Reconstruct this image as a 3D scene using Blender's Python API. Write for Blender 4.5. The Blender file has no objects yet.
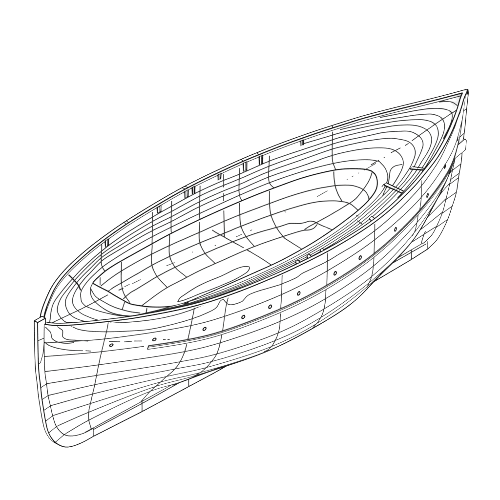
import bpy, bmesh, math
import numpy as np
from mathutils import Vector
from mathutils.bvhtree import BVHTree

# ------------------------------------------------------------------ hull data
# hull coordinates in centimetres: X along the keel, Y half breadth, Z height
RAIL = [(-296,2.6,-1.5),(-289,10.5,-2.5),(-278,19.3,-3.2),(-260,31.3,-3.9),(-241,42.7,-4.7),(-222,52.0,-6.2),(-199,61,-8.2),(-179,67.6,-10.2),
        (-157,73.9,-12.2),(-134,79.0,-13.8),(-100,84.5,-15.5),(-71,87.6,-16.8),(-40,90,-18),(-11,91.2,-18.9),(18,91.2,-20),
        (44,90,-20.8),(71,87.9,-21.3),(96,84.6,-21.6),(120,80.1,-21.3),(143,74.6,-20.8),(165,68.4,-20.1),(186,61.4,-19.1),
        (207,53.8,-17.9),(226,45.3,-16.6),(245,35.8,-15),(263,25.7,-12.9),(281,14.9,-10.2),(294,6.4,-7.5),(304.6,.7,-6.1),(305.3,0,-6)]
# opening edge of the well and the knuckle of the deck round it (half curves, tip to tip)
WELL = [(-204,0,-7),(-204,12,-7.5),(-203,20,-8.5),(-199,26,-12),(-191,31.5,-15.5),(-180,37.5,-19.5),(-162,45,-24),(-145,48.7,-26.3),(-115,51,-28.3),(-92,52.3,-29.6),
        (-70,53.4,-30.8),(-48,54.1,-32.3),(-19,54.5,-34.6),(8,53.6,-36.2),(35,51.8,-37.5),(60,49,-38.4),(85,45.2,-39.2),(109,40.6,-39.8),
        (131,34.2,-40.6),(150,25.5,-41),(162,15,-41),(168,6,-40.5),(169,0,-40)]
KNUCKLE = [(-235,0,-10.5),(-230.5,10,-12.5),(-222,20,-16),(-213.8,28.5,-18.5),(-204.5,35,-19.7),(-190,41.2,-20),(-176,45.7,-20.7),(-160,50,-21.6),(-140,53.8,-23.6),
        (-116,57,-25.6),(-85,59.6,-28),(-56,60.7,-30.2),(-27,61,-32.3),(1,60.4,-34),(41,58.2,-35.6),(79,53.6,-36.4),(114,46.4,-37.3),
        (140,38.6,-38),(158,30.5,-38),(171,21,-37.5),(178,10,-35.5),(180,0,-33.5)]
# planking: seams by station, each (X, half breadth, Z)
def zz(X, Y, py): return (205 - .3954*X + .3954*Y - py)/.829
NET = [
  #  s1
  [ (-296.5,2,-23.9),(-243,34.5,-29),(-155,68.4,-38.7),(-116,77,-42.1),(-47,88.9,-43),(16,89.8,-44.4),(87,85.4,-43.2),(173,64.9,-43.4),(236,39.8,-40.5),(262,25.6,-38.6),(295,2,-36) ],
  #  s2
  [ (-296.2,2,-40.5),(-241,28.3,-48.2),(-155,64.2,-57.4),(-116,73.6,-61.3),(-47,88,-60.1),(16,89.5,-61.4),(87,85.5,-58.8),(173,64,-57.5),(236,39.6,-54.5),(262,24.4,-53),(292.3,2,-51) ],
  #  s4
  [ (-295.4,2,-59),(-240,23.1,-67.1),(-155,59.7,-74.2),(-116,71,-76.8),(-47,86,-77),(16,88.1,-78.3),(87,84.7,-74.4),(173,61.1,-73.4),(236,36,-69.5),(262,20,-68),(288.7,2,-65.5) ],
  #  s5
  [ (-293,2,-74.8),(-239,19.5,-82),(-155,52.9,-89.7),(-116,65.9,-92.7),(-47,83.8,-91.8),(16,84.7,-92.9),(87,81.9,-88.6),(173,57.2,-87.3),(236,30.5,-82),(262,14.5,-80.5),(285,2,-78) ],
  #  s6
  [ (-290.8,2,-90),(-237.8,14.9,-96.1),(-155,45.4,-102),(-116,58.3,-105.5),(-47,78.7,-103.6),(16,79.9,-105.6),(87,77.6,-98.6),(173,54,-99),(236,24,-94),(262,10,-92),(281.3,2,-90) ],
  #  s7
  [ (-287.5,2,-104),(-237,11.6,-109.2),(-155,35.5,-115.4),(-116,51.5,-115.8),(-47,73.9,-112.9),(16,75.6,-114.1),(87,72.8,-107.1),(173,42.5,-112),(236,17.5,-108),(262,6.5,-106),(277.3,2,-105) ],
  #  s8
  [ (-284.3,2,-117.5),(-235.8,7,-123.5),(-155,26.6,-126.3),(-116,42.5,-126.2),(-47,63.4,-124.7),(16,68.9,-123.2),(87,60,-126),(173,26,-125),(236,11.5,-122),(272,2,-121) ],
  #  s9
  [ (-279,2,-133),(-235,4.1,-135.7),(-155,19,-135.4),(-116,32.6,-135.3),(-47,45,-138),(16,49,-138),(87,38,-139),(173,14.5,-138),(236,7,-135.5),(267,2,-135) ],
  #  s10
  [ (-268,2,-148),(-234,3.2,-146.2),(-155,11,-145.2),(-116,17.5,-148.5),(-47,22,-150.5),(16,24,-151),(87,19,-150),(173,7,-149.5),(236,3.5,-148),(258.5,2,-148) ],
  #  rb
  [ (-240,2,-159.5),(-155,2.4,-160),(-116,2.4,-160),(-47,2.4,-160),(16,2.4,-160),(87,2.4,-160),(173,2.4,-160),(240,2,-159) ],
]
THIN, MID, HEAVY, PORT = .0051, .0066, .0078, .0072
INKV, INKG, EXPO = .006, .03, .78
# seams, frames and pencilled contours lying on the surfaces: (surface, kind, weight, points)
LINES = [
 ('deck','loop',0,[(-285.2,0.9,-6.3),(-278.5,-6.7,-7.1),(-271.2,-13.3,-7.7),(-263.9,-19.3,-8.1),(-256.4,-24.6,-8.5),(-248.4,-29.1,-9.2),(-240.3,-33.0,-10.0),(-232.3,-36.7,-10.9),(-224.3,-40.2,-11.6),(-216.5,-43.4,-12.2),(-208.8,-46.4,-12.8),(-201.1,-49.3,-13.4),(-193.5,-52.1,-13.9),(-185.9,-54.8,-14.5),(-178.3,-57.3,-15.1),(-170.7,-59.7,-15.7),(-163.1,-62.0,-16.3),(-155.6,-64.2,-17.0),(-148.3,-66.1,-17.5),(-141.0,-67.8,-18.0),(-133.8,-69.4,-18.4),(-126.8,-70.8,-18.8),(-119.8,-72.0,-19.2),(-112.9,-73.1,-19.5),(-106.0,-74.1,-19.9),(-99.2,-75.0,-20.3),(-92.4,-75.7,-20.7),(-85.7,-76.4,-21.0),(-79.0,-77.0,-21.4),(-72.4,-77.5,-21.7),(-65.7,-78.1,-22.0),(-59.1,-78.6,-22.3),(-52.6,-79.0,-22.6),(-46.0,-79.4,-22.9),(-39.5,-79.7,-23.2),(-33.0,-80.0,-23.4),(-26.6,-80.2,-23.7),(-20.2,-80.4,-23.9),(-13.8,-80.6,-24.2),(-7.4,-80.7,-24.4),(-1.0,-80.8,-24.7),(5.3,-80.8,-24.9),(11.5,-80.6,-25.2),(17.7,-80.4,-25.5),(23.8,-80.0,-25.7),(29.9,-79.6,-26.0),(35.9,-79.1,-26.2),(41.9,-78.5,-26.5),(47.8,-77.7,-26.8),(53.6,-77.0,-27.0),(59.5,-76.3,-27.2),(65.4,-75.7,-27.3),(71.3,-75.1,-27.4),(77.2,-74.5,-27.4),(83.0,-73.8,-27.4),(88.7,-73.1,-27.3),(94.4,-72.2,-27.3),(100.0,-71.2,-27.2),(105.5,-70.0,-27.2),(110.9,-68.7,-27.2),(116.3,-67.4,-27.2),(121.7,-66.0,-27.1),(127.0,-64.6,-27.1),(132.3,-63.2,-27.1),(137.6,-61.8,-27.0),(142.9,-60.3,-26.9),(148.1,-58.8,-26.8),(153.3,-57.2,-26.6),(158.5,-55.7,-26.5),(163.6,-54.1,-26.3),(168.8,-52.5,-26.1),(173.9,-50.8,-25.9),(178.9,-49.0,-25.8),(183.8,-47.1,-25.7),(188.7,-45.0,-25.6),(193.5,-43.0,-25.5),(198.3,-40.8,-25.4),(203.0,-38.6,-25.2),(207.7,-36.3,-25.1),(212.3,-34.0,-25.0),(216.8,-31.5,-25.0),(221.3,-29.0,-24.9),(225.7,-26.4,-24.8),(230.0,-23.6,-24.8),(234.1,-20.6,-25.0),(237.9,-17.4,-25.1),(241.4,-13.8,-25.4),(244.2,-9.6,-25.7),(246.3,-4.9,-26.4),(247.3,0.0,-27.5),(243.3,8.6,-26.1),(237.7,16.3,-25.5),(230.6,22.7,-25.0),(223.2,27.9,-24.8),(216.2,31.7,-25.0),(209.3,34.9,-25.4),(202.3,37.9,-25.7),(183.8,47.1,-25.7),(178.9,49.0,-25.8),(173.9,50.8,-25.9),(168.8,52.5,-26.1),(163.6,54.1,-26.3),(158.5,55.7,-26.5),(153.3,57.2,-26.6),(148.1,58.8,-26.8),(142.9,60.3,-26.9),(137.6,61.8,-27.0),(132.3,63.2,-27.1),(127.0,64.6,-27.1),(121.7,66.0,-27.1),(116.3,67.4,-27.2),(110.9,68.7,-27.2),(105.5,70.0,-27.2),(100.0,71.2,-27.2),(94.4,72.2,-27.3),(88.7,73.1,-27.3),(83.0,73.8,-27.4),(77.2,74.5,-27.4),(71.3,75.1,-27.4),(65.4,75.7,-27.3),(59.5,76.3,-27.2),(53.6,77.0,-27.0),(47.8,77.7,-26.8),(41.9,78.5,-26.5),(35.9,79.1,-26.2),(29.9,79.6,-26.0),(23.8,80.0,-25.7),(17.7,80.4,-25.5),(11.5,80.6,-25.2),(5.3,80.8,-24.9),(-1.0,80.8,-24.7),(-7.4,80.7,-24.4),(-13.8,80.6,-24.2),(-20.2,80.4,-23.9),(-26.6,80.2,-23.7),(-33.0,80.0,-23.4),(-39.5,79.7,-23.2),(-46.0,79.4,-22.9),(-52.6,79.0,-22.6),(-59.1,78.6,-22.3),(-65.7,78.1,-22.0),(-72.4,77.5,-21.7),(-79.0,77.0,-21.4),(-85.7,76.4,-21.0),(-92.4,75.7,-20.7),(-99.2,75.0,-20.3),(-106.0,74.1,-19.9),(-112.9,73.1,-19.5),(-119.8,72.0,-19.2),(-126.8,70.8,-18.8),(-133.8,69.4,-18.4),(-141.0,67.8,-18.0),(-148.3,66.1,-17.5),(-155.6,64.2,-17.0),(-163.1,62.0,-16.3),(-170.7,59.7,-15.7),(-178.3,57.3,-15.1),(-185.9,54.8,-14.5),(-193.5,52.1,-13.9),(-201.1,49.3,-13.4),(-208.8,46.4,-12.8),(-216.5,43.4,-12.2),(-224.3,40.2,-11.6),(-232.3,36.7,-10.9),(-240.3,33.0,-10.0),(-248.4,29.1,-9.2),(-256.4,24.6,-8.5)]),
 ('deck','loop',0,[(-271.0,8.6,-8.0),(-270.2,2.1,-8.0),(-267.1,-5.5,-8.4),(-261.9,-13.4,-9.2),(-254.5,-20.1,-9.9),(-246.6,-25.7,-10.7),(-238.5,-30.5,-11.5),(-230.4,-34.4,-12.4),(-222.4,-38.0,-13.2),(-214.7,-41.3,-13.7),(-207.1,-44.5,-14.1),(-199.6,-47.4,-14.6),(-192.0,-50.1,-15.1),(-184.5,-52.7,-15.6),(-176.9,-55.2,-16.1),(-169.4,-57.6,-16.7),(-161.9,-59.9,-17.3),(-154.4,-62.0,-17.9),(-147.1,-63.8,-18.5),(-139.9,-65.4,-19.1),(-132.9,-66.6,-19.6),(-125.9,-67.8,-20.1),(-119.0,-68.8,-20.5),(-112.1,-69.7,-20.9),(-105.3,-70.6,-21.3),(-98.5,-71.4,-21.7),(-91.8,-72.1,-22.1),(-85.1,-72.8,-22.5),(-78.4,-73.4,-22.8),(-71.8,-73.9,-23.2),(-65.2,-74.3,-23.5),(-58.7,-74.6,-23.9),(-52.2,-74.8,-24.3),(-45.8,-75.0,-24.7),(-39.4,-75.1,-25.1),(-32.9,-75.3,-25.4),(-26.5,-75.6,-25.6),(-20.1,-75.8,-25.9),(-13.7,-76.0,-26.1),(-7.3,-76.2,-26.4),(-0.9,-76.3,-26.6),(5.4,-76.3,-26.8),(11.6,-76.1,-27.1),(17.7,-75.8,-27.4),(23.7,-75.4,-27.7),(29.8,-74.9,-27.9),(35.7,-74.3,-28.2),(41.7,-73.7,-28.5),(47.5,-73.0,-28.7),(53.4,-72.4,-28.9),(59.3,-71.7,-29.1),(65.2,-71.1,-29.2),(71.0,-70.5,-29.2),(76.8,-69.8,-29.2),(82.5,-69.0,-29.2),(88.2,-68.2,-29.2),(93.8,-67.2,-29.1),(99.3,-66.1,-29.1),(104.8,-65.0,-29.1),(110.2,-63.8,-29.1),(115.6,-62.5,-29.1),(121.0,-61.2,-29.0),(126.4,-59.9,-29.0),(131.7,-58.5,-28.9),(137.0,-57.2,-28.8),(142.3,-55.7,-28.7),(147.5,-54.3,-28.5),(152.8,-52.8,-28.4),(158.0,-51.3,-28.3),(163.1,-49.7,-28.1),(168.2,-48.1,-28.0),(173.2,-46.2,-27.9),(178.1,-44.2,-27.9),(182.9,-42.1,-27.9),(187.6,-39.9,-27.9),(192.3,-37.7,-27.8),(197.0,-35.5,-27.8),(201.7,-33.3,-27.7),(206.4,-31.0,-27.5),(211.0,-28.7,-27.3),(215.4,-26.1,-27.3),(219.6,-23.3,-27.4),(223.6,-20.3,-27.5),(227.4,-17.0,-27.5),(231.1,-13.6,-27.5),(233.9,-9.5,-27.6),(235.3,-4.3,-28.1),(235.1,1.6,-28.6),(231.6,9.3,-28.1),(225.9,16.0,-28.1),(219.1,20.8,-28.3),(212.0,25.3,-28.4),(204.8,29.5,-28.4),(197.5,33.8,-28.4),(190.0,38.2,-28.1),(168.2,48.1,-28.0),(163.1,49.7,-28.1),(158.0,51.3,-28.3),(152.8,52.8,-28.4),(147.5,54.3,-28.5),(142.3,55.7,-28.7),(137.0,57.2,-28.8),(131.7,58.5,-28.9),(126.4,59.9,-29.0),(121.0,61.2,-29.0),(115.6,62.5,-29.1),(110.2,63.8,-29.1),(104.8,65.0,-29.1),(99.3,66.1,-29.1),(93.8,67.2,-29.1),(88.2,68.2,-29.2),(82.5,69.0,-29.2),(76.8,69.8,-29.2),(71.0,70.5,-29.2),(65.2,71.1,-29.2),(59.3,71.7,-29.1),(53.4,72.4,-28.9),(47.5,73.0,-28.7),(41.7,73.7,-28.5),(35.7,74.3,-28.2),(29.8,74.9,-27.9),(23.7,75.4,-27.7),(17.7,75.8,-27.4),(11.6,76.1,-27.1),(5.4,76.3,-26.8),(-0.9,76.3,-26.6),(-7.3,76.2,-26.4),(-13.7,76.0,-26.1),(-20.1,75.8,-25.9),(-26.5,75.6,-25.6),(-32.9,75.3,-25.4),(-39.4,75.1,-25.1),(-45.8,75.0,-24.7),(-52.2,74.8,-24.3),(-58.7,74.6,-23.9),(-65.2,74.3,-23.5),(-71.8,73.9,-23.2),(-78.4,73.4,-22.8),(-85.1,72.8,-22.5),(-91.8,72.1,-22.1),(-98.5,71.4,-21.7),(-105.3,70.6,-21.3),(-112.1,69.7,-20.9),(-119.0,68.8,-20.5),(-125.9,67.8,-20.1),(-132.9,66.6,-19.6),(-139.9,65.4,-19.1),(-147.1,63.8,-18.5),(-154.4,62.0,-17.9),(-161.9,59.9,-17.3),(-169.4,57.6,-16.7),(-176.9,55.2,-16.1),(-184.5,52.7,-15.6),(-192.0,50.1,-15.1),(-199.6,47.4,-14.6),(-207.1,44.5,-14.1),(-214.7,41.3,-13.7),(-222.4,38.0,-13.2),(-230.4,34.4,-12.4),(-238.5,30.5,-11.5),(-246.6,25.7,-10.7)]),
 ('deck','loop',0,[(-253.0,21.0,-10.1),(-255.5,16.6,-10.0),(-257.3,11.6,-9.7),(-258.2,6.0,-9.3),(-257.3,-0.4,-8.9),(-252.6,-8.9,-10.0),(-246.1,-17.6,-11.5),(-238.5,-25.0,-12.7),(-230.1,-30.5,-13.7),(-221.9,-34.9,-14.6),(-214.0,-38.6,-15.2),(-206.4,-41.8,-15.5),(-198.8,-44.8,-15.9),(-191.2,-47.5,-16.4),(-183.7,-50.0,-16.9),(-176.1,-52.4,-17.4),(-168.6,-55.0,-17.8),(-161.0,-57.5,-18.3),(-153.5,-59.7,-18.9),(-146.1,-61.3,-19.6),(-138.9,-62.6,-20.2),(-131.8,-63.6,-20.8),(-124.9,-64.5,-21.4),(-117.9,-65.4,-21.9),(-111.0,-66.2,-22.4),(-104.1,-67.0,-22.8),(-97.3,-67.8,-23.2),(-90.5,-68.4,-23.7),(-83.8,-69.0,-24.1),(-77.1,-69.5,-24.5),(-70.4,-69.9,-24.9),(-63.9,-70.1,-25.4),(-57.4,-70.2,-25.8),(-50.9,-70.2,-26.3),(-44.4,-70.3,-26.7),(-37.9,-70.5,-27.1),(-31.3,-70.7,-27.4),(-24.8,-70.9,-27.7),(-18.4,-71.1,-28.0),(-11.9,-71.3,-28.3),(-5.5,-71.4,-28.6),(0.8,-71.3,-28.9),(7.1,-71.1,-29.1),(13.3,-70.8,-29.4),(19.5,-70.4,-29.7),(25.6,-70.0,-30.0),(31.6,-69.5,-30.3),(37.7,-68.8,-30.5),(43.6,-68.2,-30.8),(49.6,-67.5,-31.0),(55.5,-66.9,-31.2),(61.5,-66.4,-31.2),(67.4,-65.8,-31.3),(73.3,-65.1,-31.2),(79.1,-64.4,-31.2),(84.8,-63.5,-31.2),(90.5,-62.6,-31.2),(96.1,-61.5,-31.2),(101.7,-60.3,-31.2),(107.2,-59.1,-31.3),(112.7,-57.8,-31.3),(118.1,-56.5,-31.3),(123.5,-55.2,-31.3),(129.0,-53.9,-31.2),(134.4,-52.6,-31.1),(139.8,-51.2,-30.9),(145.2,-49.9,-30.8),(150.5,-48.5,-30.7),(155.8,-47.0,-30.5),(161.0,-45.4,-30.4),(166.1,-43.6,-30.4),(171.0,-41.6,-30.4),(176.0,-39.6,-30.3),(180.8,-37.5,-30.3),(185.6,-35.3,-30.2),(190.4,-33.0,-30.2),(195.0,-30.7,-30.1),(199.5,-28.1,-30.1),(203.9,-25.5,-30.1),(208.2,-22.7,-30.1),(212.2,-19.6,-30.1),(215.7,-15.9,-30.0),(218.3,-11.5,-30.0),(220.6,-6.7,-29.9),(222.1,-1.4,-29.9),(221.2,5.2,-29.9),(217.7,12.3,-30.0),(212.1,18.8,-30.2),(205.1,24.0,-30.3),(197.8,28.6,-30.3),(190.4,32.8,-30.3),(171.0,41.6,-30.4),(166.1,43.6,-30.4),(161.0,45.4,-30.4),(155.8,47.0,-30.5),(150.5,48.5,-30.7),(145.2,49.9,-30.8),(139.8,51.2,-30.9),(134.4,52.6,-31.1),(129.0,53.9,-31.2),(123.5,55.2,-31.3),(118.1,56.5,-31.3),(112.7,57.8,-31.3),(107.2,59.1,-31.3),(101.7,60.3,-31.2),(96.1,61.5,-31.2),(90.5,62.6,-31.2),(84.8,63.5,-31.2),(79.1,64.4,-31.2),(73.3,65.1,-31.2),(67.4,65.8,-31.3),(61.5,66.4,-31.2),(55.5,66.9,-31.2),(49.6,67.5,-31.0),(43.6,68.2,-30.8),(37.7,68.8,-30.5),(31.6,69.5,-30.3),(25.6,70.0,-30.0),(19.5,70.4,-29.7),(13.3,70.8,-29.4),(7.1,71.1,-29.1),(0.8,71.3,-28.9),(-5.5,71.4,-28.6),(-11.9,71.3,-28.3),(-18.4,71.1,-28.0),(-24.8,70.9,-27.7),(-31.3,70.7,-27.4),(-37.9,70.5,-27.1),(-44.4,70.3,-26.7),(-50.9,70.2,-26.3),(-57.4,70.2,-25.8),(-63.9,70.1,-25.4),(-70.4,69.9,-24.9),(-77.1,69.5,-24.5),(-83.8,69.0,-24.1),(-90.5,68.4,-23.7),(-97.3,67.8,-23.2),(-104.1,67.0,-22.8),(-111.0,66.2,-22.4),(-117.9,65.4,-21.9),(-124.9,64.5,-21.4),(-131.8,63.6,-20.8),(-138.9,62.6,-20.2),(-146.1,61.3,-19.6),(-153.5,59.7,-18.9),(-161.0,57.5,-18.3),(-168.6,55.0,-17.8),(-176.1,52.4,-17.4),(-183.7,50.0,-16.9),(-191.2,47.5,-16.4),(-198.8,44.8,-15.9),(-206.4,41.8,-15.5),(-214.0,38.6,-15.2),(-221.9,34.9,-14.6)]),
 ('deck','loop',0,[(-238.3,33.2,-10.6),(-240.6,28.5,-11.5),(-242.0,23.0,-12.1),(-243.7,18.0,-11.9),(-245.4,13.1,-11.2),(-246.8,8.0,-10.5),(-246.9,2.1,-9.8),(-244.4,-5.5,-10.4),(-238.5,-14.8,-12.3),(-230.1,-23.5,-14.5),(-221.3,-30.2,-16.1),(-213.1,-35.1,-17.0),(-205.5,-38.7,-17.3),(-198.1,-41.8,-17.5),(-190.6,-44.7,-17.8),(-183.1,-47.2,-18.2),(-175.7,-49.7,-18.6),(-168.3,-52.3,-18.9),(-160.8,-54.8,-19.3),(-153.3,-56.9,-19.9),(-146.0,-58.4,-20.7),(-138.9,-59.4,-21.4),(-131.9,-60.3,-22.0),(-125.0,-61.1,-22.6),(-118.1,-61.9,-23.2),(-111.2,-62.7,-23.7),(-104.4,-63.4,-24.2),(-97.6,-64.0,-24.7),(-90.9,-64.6,-25.1),(-84.2,-65.1,-25.6),(-77.5,-65.4,-26.1),(-71.0,-65.7,-26.5),(-64.4,-65.8,-27.1),(-58.0,-65.8,-27.6),(-51.5,-65.9,-28.1),(-45.0,-66.0,-28.5),(-38.5,-66.3,-28.9),(-32.0,-66.5,-29.2),(-25.5,-66.7,-29.5),(-19.0,-66.9,-29.8),(-12.6,-67.0,-30.1),(-6.3,-67.0,-30.5),(0.0,-66.8,-30.8),(6.2,-66.6,-31.1),(12.4,-66.2,-31.4),(18.5,-65.8,-31.7),(24.6,-65.3,-32.0),(30.6,-64.7,-32.3),(36.5,-64.0,-32.7),(42.4,-63.2,-33.0),(48.3,-62.6,-33.2),(54.3,-62.0,-33.3),(60.2,-61.5,-33.3),(66.1,-60.9,-33.4),(71.9,-60.2,-33.4),(77.7,-59.4,-33.4),(83.4,-58.5,-33.4),(89.0,-57.4,-33.5),(94.5,-56.3,-33.6),(100.0,-55.0,-33.8),(105.5,-53.7,-33.9),(110.9,-52.3,-34.0),(116.4,-50.9,-34.1),(121.8,-49.6,-34.1),(127.2,-48.3,-34.1),(132.6,-47.0,-34.0),(138.0,-45.7,-34.0),(143.4,-44.4,-33.8),(148.7,-43.0,-33.7),(153.9,-41.4,-33.6),(159.0,-39.7,-33.5),(164.0,-37.8,-33.5),(168.9,-35.7,-33.5),(173.6,-33.5,-33.5),(178.2,-31.1,-33.4),(182.7,-28.5,-33.4),(187.0,-25.8,-33.4),(191.1,-22.8,-33.4),(194.9,-19.5,-33.3),(198.1,-15.7,-33.0),(200.8,-11.3,-32.5),(202.7,-6.1,-32.0),(203.1,0.0,-31.6),(202.5,6.2,-32.1),(199.8,12.8,-32.7),(195.0,19.1,-33.3),(188.4,24.2,-33.6),(181.3,28.5,-33.7),(159.0,39.7,-33.5),(153.9,41.4,-33.6),(148.7,43.0,-33.7),(143.4,44.4,-33.8),(138.0,45.7,-34.0),(132.6,47.0,-34.0),(127.2,48.3,-34.1),(121.8,49.6,-34.1),(116.4,50.9,-34.1),(110.9,52.3,-34.0),(105.5,53.7,-33.9),(100.0,55.0,-33.8),(94.5,56.3,-33.6),(89.0,57.4,-33.5),(83.4,58.5,-33.4),(77.7,59.4,-33.4),(71.9,60.2,-33.4),(66.1,60.9,-33.4),(60.2,61.5,-33.3),(54.3,62.0,-33.3),(48.3,62.6,-33.2),(42.4,63.2,-33.0),(36.5,64.0,-32.7),(30.6,64.7,-32.3),(24.6,65.3,-32.0),(18.5,65.8,-31.7),(12.4,66.2,-31.4),(6.2,66.6,-31.1),(0.0,66.8,-30.8),(-6.3,67.0,-30.5),(-12.6,67.0,-30.1),(-19.0,66.9,-29.8),(-25.5,66.7,-29.5),(-32.0,66.5,-29.2),(-38.5,66.3,-28.9),(-45.0,66.0,-28.5),(-51.5,65.9,-28.1),(-58.0,65.8,-27.6),(-64.4,65.8,-27.1),(-71.0,65.7,-26.5),(-77.5,65.4,-26.1),(-84.2,65.1,-25.6),(-90.9,64.6,-25.1),(-97.6,64.0,-24.7),(-104.4,63.4,-24.2),(-111.2,62.7,-23.7),(-118.1,61.9,-23.2),(-125.0,61.1,-22.6),(-131.9,60.3,-22.0),(-138.9,59.4,-21.4),(-146.0,58.4,-20.7),(-153.3,56.9,-19.9),(-160.8,54.8,-19.3),(-168.3,52.3,-18.9),(-175.7,49.7,-18.6),(-183.1,47.2,-18.2),(-190.6,44.7,-17.8),(-198.1,41.8,-17.5),(-205.5,38.7,-17.3),(-213.1,35.1,-17.0)]),
 ('deck','row',0,[(276.9,-12.1,-13.6),(281.9,-8.1,-13.3),(286.5,-3.6,-14.3),(285.4,4.7,-13.7)]),
 ('deck','row',0,[(222.2,-41.1,-20.0),(226.7,-38.6,-19.8),(231.3,-36.1,-19.6),(235.8,-33.6,-19.4),(240.3,-31.0,-19.1),(244.7,-28.4,-18.8),(249.2,-25.8,-18.5),(253.6,-23.2,-18.2),(258.0,-20.4,-18.0),(262.3,-17.6,-17.8),(266.5,-14.7,-17.8),(270.6,-11.6,-18.0),(274.4,-8.2,-18.4),(277.9,-4.6,-19.3),(280.9,-0.8,-21.1),(274.3,8.9,-18.1),(266.1,16.3,-16.8),(259.2,20.8,-17.1),(252.6,24.5,-17.8),(246.1,27.7,-18.6),(239.5,31.0,-19.3)]),
 ('deck','row',0,[(181.2,-56.7,-22.6),(186.2,-54.6,-22.5),(191.1,-52.4,-22.4),(196.0,-50.2,-22.3),(200.8,-48.0,-22.2),(205.6,-45.7,-22.0),(210.4,-43.3,-21.9),(215.1,-40.9,-21.7),(219.8,-38.4,-21.6),(224.4,-35.9,-21.5),(228.9,-33.3,-21.3),(233.5,-30.6,-21.2),(237.9,-27.9,-21.1),(242.4,-25.2,-20.9),(246.9,-22.5,-20.8),(251.3,-19.7,-20.7),(255.6,-16.7,-20.7),(259.8,-13.6,-20.8),(263.7,-10.3,-21.0),(266.7,-6.2,-21.8),(268.9,-1.8,-23.4),(264.6,6.5,-22.2),(257.6,14.8,-21.0),(250.0,21.3,-20.4),(242.7,26.3,-20.4),(235.6,30.3,-20.7),(228.6,34.0,-21.1),(210.4,43.3,-21.9),(205.6,45.7,-22.0),(200.8,48.0,-22.2),(196.0,50.2,-22.3),(191.1,52.4,-22.4),(186.2,54.6,-22.5),(181.2,56.7,-22.6)]),
 ('deck','row',0,[(138.4,-67.6,-24.8),(143.7,-66.0,-24.8),(148.9,-64.3,-24.7),(154.1,-62.6,-24.7),(159.3,-60.8,-24.5),(164.4,-59.0,-24.4),(169.6,-57.3,-24.2),(174.7,-55.5,-24.0),(179.8,-53.6,-23.9),(184.8,-51.6,-23.8),(189.7,-49.5,-23.7),(194.6,-47.3,-23.6),(199.4,-45.1,-23.5),(204.2,-42.8,-23.4),(208.9,-40.5,-23.2),(213.6,-38.1,-23.1),(218.3,-35.7,-23.0),(222.8,-33.1,-22.9),(227.3,-30.5,-22.8),(231.8,-27.8,-22.7),(236.1,-25.0,-22.7),(240.4,-22.0,-22.8),(244.5,-19.0,-22.9),(248.5,-15.8,-23.1),(252.3,-12.3,-23.2),(255.4,-8.3,-23.7),(257.9,-3.8,-24.6),(258.0,1.6,-25.5),(252.0,10.8,-23.8),(245.1,18.4,-23.0),(237.6,24.4,-22.6),(230.4,29.1,-22.6),(223.2,33.2,-22.8),(204.2,42.8,-23.4),(199.4,45.1,-23.5),(194.6,47.3,-23.6),(189.7,49.5,-23.7),(184.8,51.6,-23.8),(179.8,53.6,-23.9),(174.7,55.5,-24.0),(169.6,57.3,-24.2),(164.4,59.0,-24.4),(159.3,60.8,-24.5),(154.1,62.6,-24.7),(148.9,64.3,-24.7),(143.7,66.0,-24.8),(138.4,67.6,-24.8)]),
 ('deck','one',0,[(-200.7,-25.0,-11.2),(-206.4,-21.3,-10.3),(-211.0,-17.6,-10.0),(-215.1,-13.3,-9.9),(-218.8,-8.5,-9.6),(-221.8,-3.4,-9.2),(-223.5,1.3,-9.2),(-224.0,5.1,-9.8),(-224.0,8.7,-10.6),(-223.5,11.9,-11.6),(-222.7,15.0,-12.6),(-221.5,17.7,-13.8),(-219.9,20.3,-15.0),(-218.1,22.8,-15.9),(-216.0,25.1,-16.8),(-213.7,27.4,-17.5),(-211.5,29.6,-18.2),(-209.0,31.7,-18.7),(-206.5,33.8,-19.2),(-205.5,37.2,-18.1)]),
 ('deck','one',0,[(-209.1,-19.1,-10.0),(-212.3,-13.7,-9.3),(-215.1,-8.7,-8.9),(-217.2,-3.8,-8.6),(-218.2,0.8,-8.4),(-217.9,4.3,-8.8),(-217.5,7.9,-9.2),(-216.9,11.2,-9.8),(-216.1,14.5,-10.5),(-214.9,17.4,-11.3),(-213.4,20.1,-12.2),(-211.5,22.5,-13.2),(-209.4,24.8,-14.3),(-207.2,27.0,-15.3),(-205.0,29.1,-16.3),(-202.7,31.2,-17.2),(-200.2,33.2,-18.0),(-197.7,35.2,-18.7),(-195.3,37.3,-19.3)]),
 ('deck','one',0,[(-202.7,22.5,-9.7),(-205.6,23.8,-12.0),(-208.6,25.1,-14.3)]),
 ('deck','one',0,[(-185.4,36.8,-18.7),(-190.8,41.1,-19.5)]),
 ('deck','one',0,[(-285.2,0.9,-6.3),(-280.6,0.5,-6.9),(-276.1,0.3,-7.4),(-271.7,0.2,-7.8),(-267.3,0.1,-8.2),(-263.0,0.1,-8.5),(-258.7,0.1,-8.8),(-254.5,0.1,-9.1),(-250.2,0.2,-9.4),(-246.0,0.2,-9.6),(-241.7,0.3,-9.9),(-237.4,0.2,-10.1),(-233.4,0.4,-10.1),(-229.7,0.9,-9.8),(-225.9,1.4,-9.5),(-222.3,1.9,-9.1),(-218.6,2.4,-8.7),(-214.9,2.9,-8.2),(-211.3,3.4,-7.8),(-207.6,4.0,-7.4)]),
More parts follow.
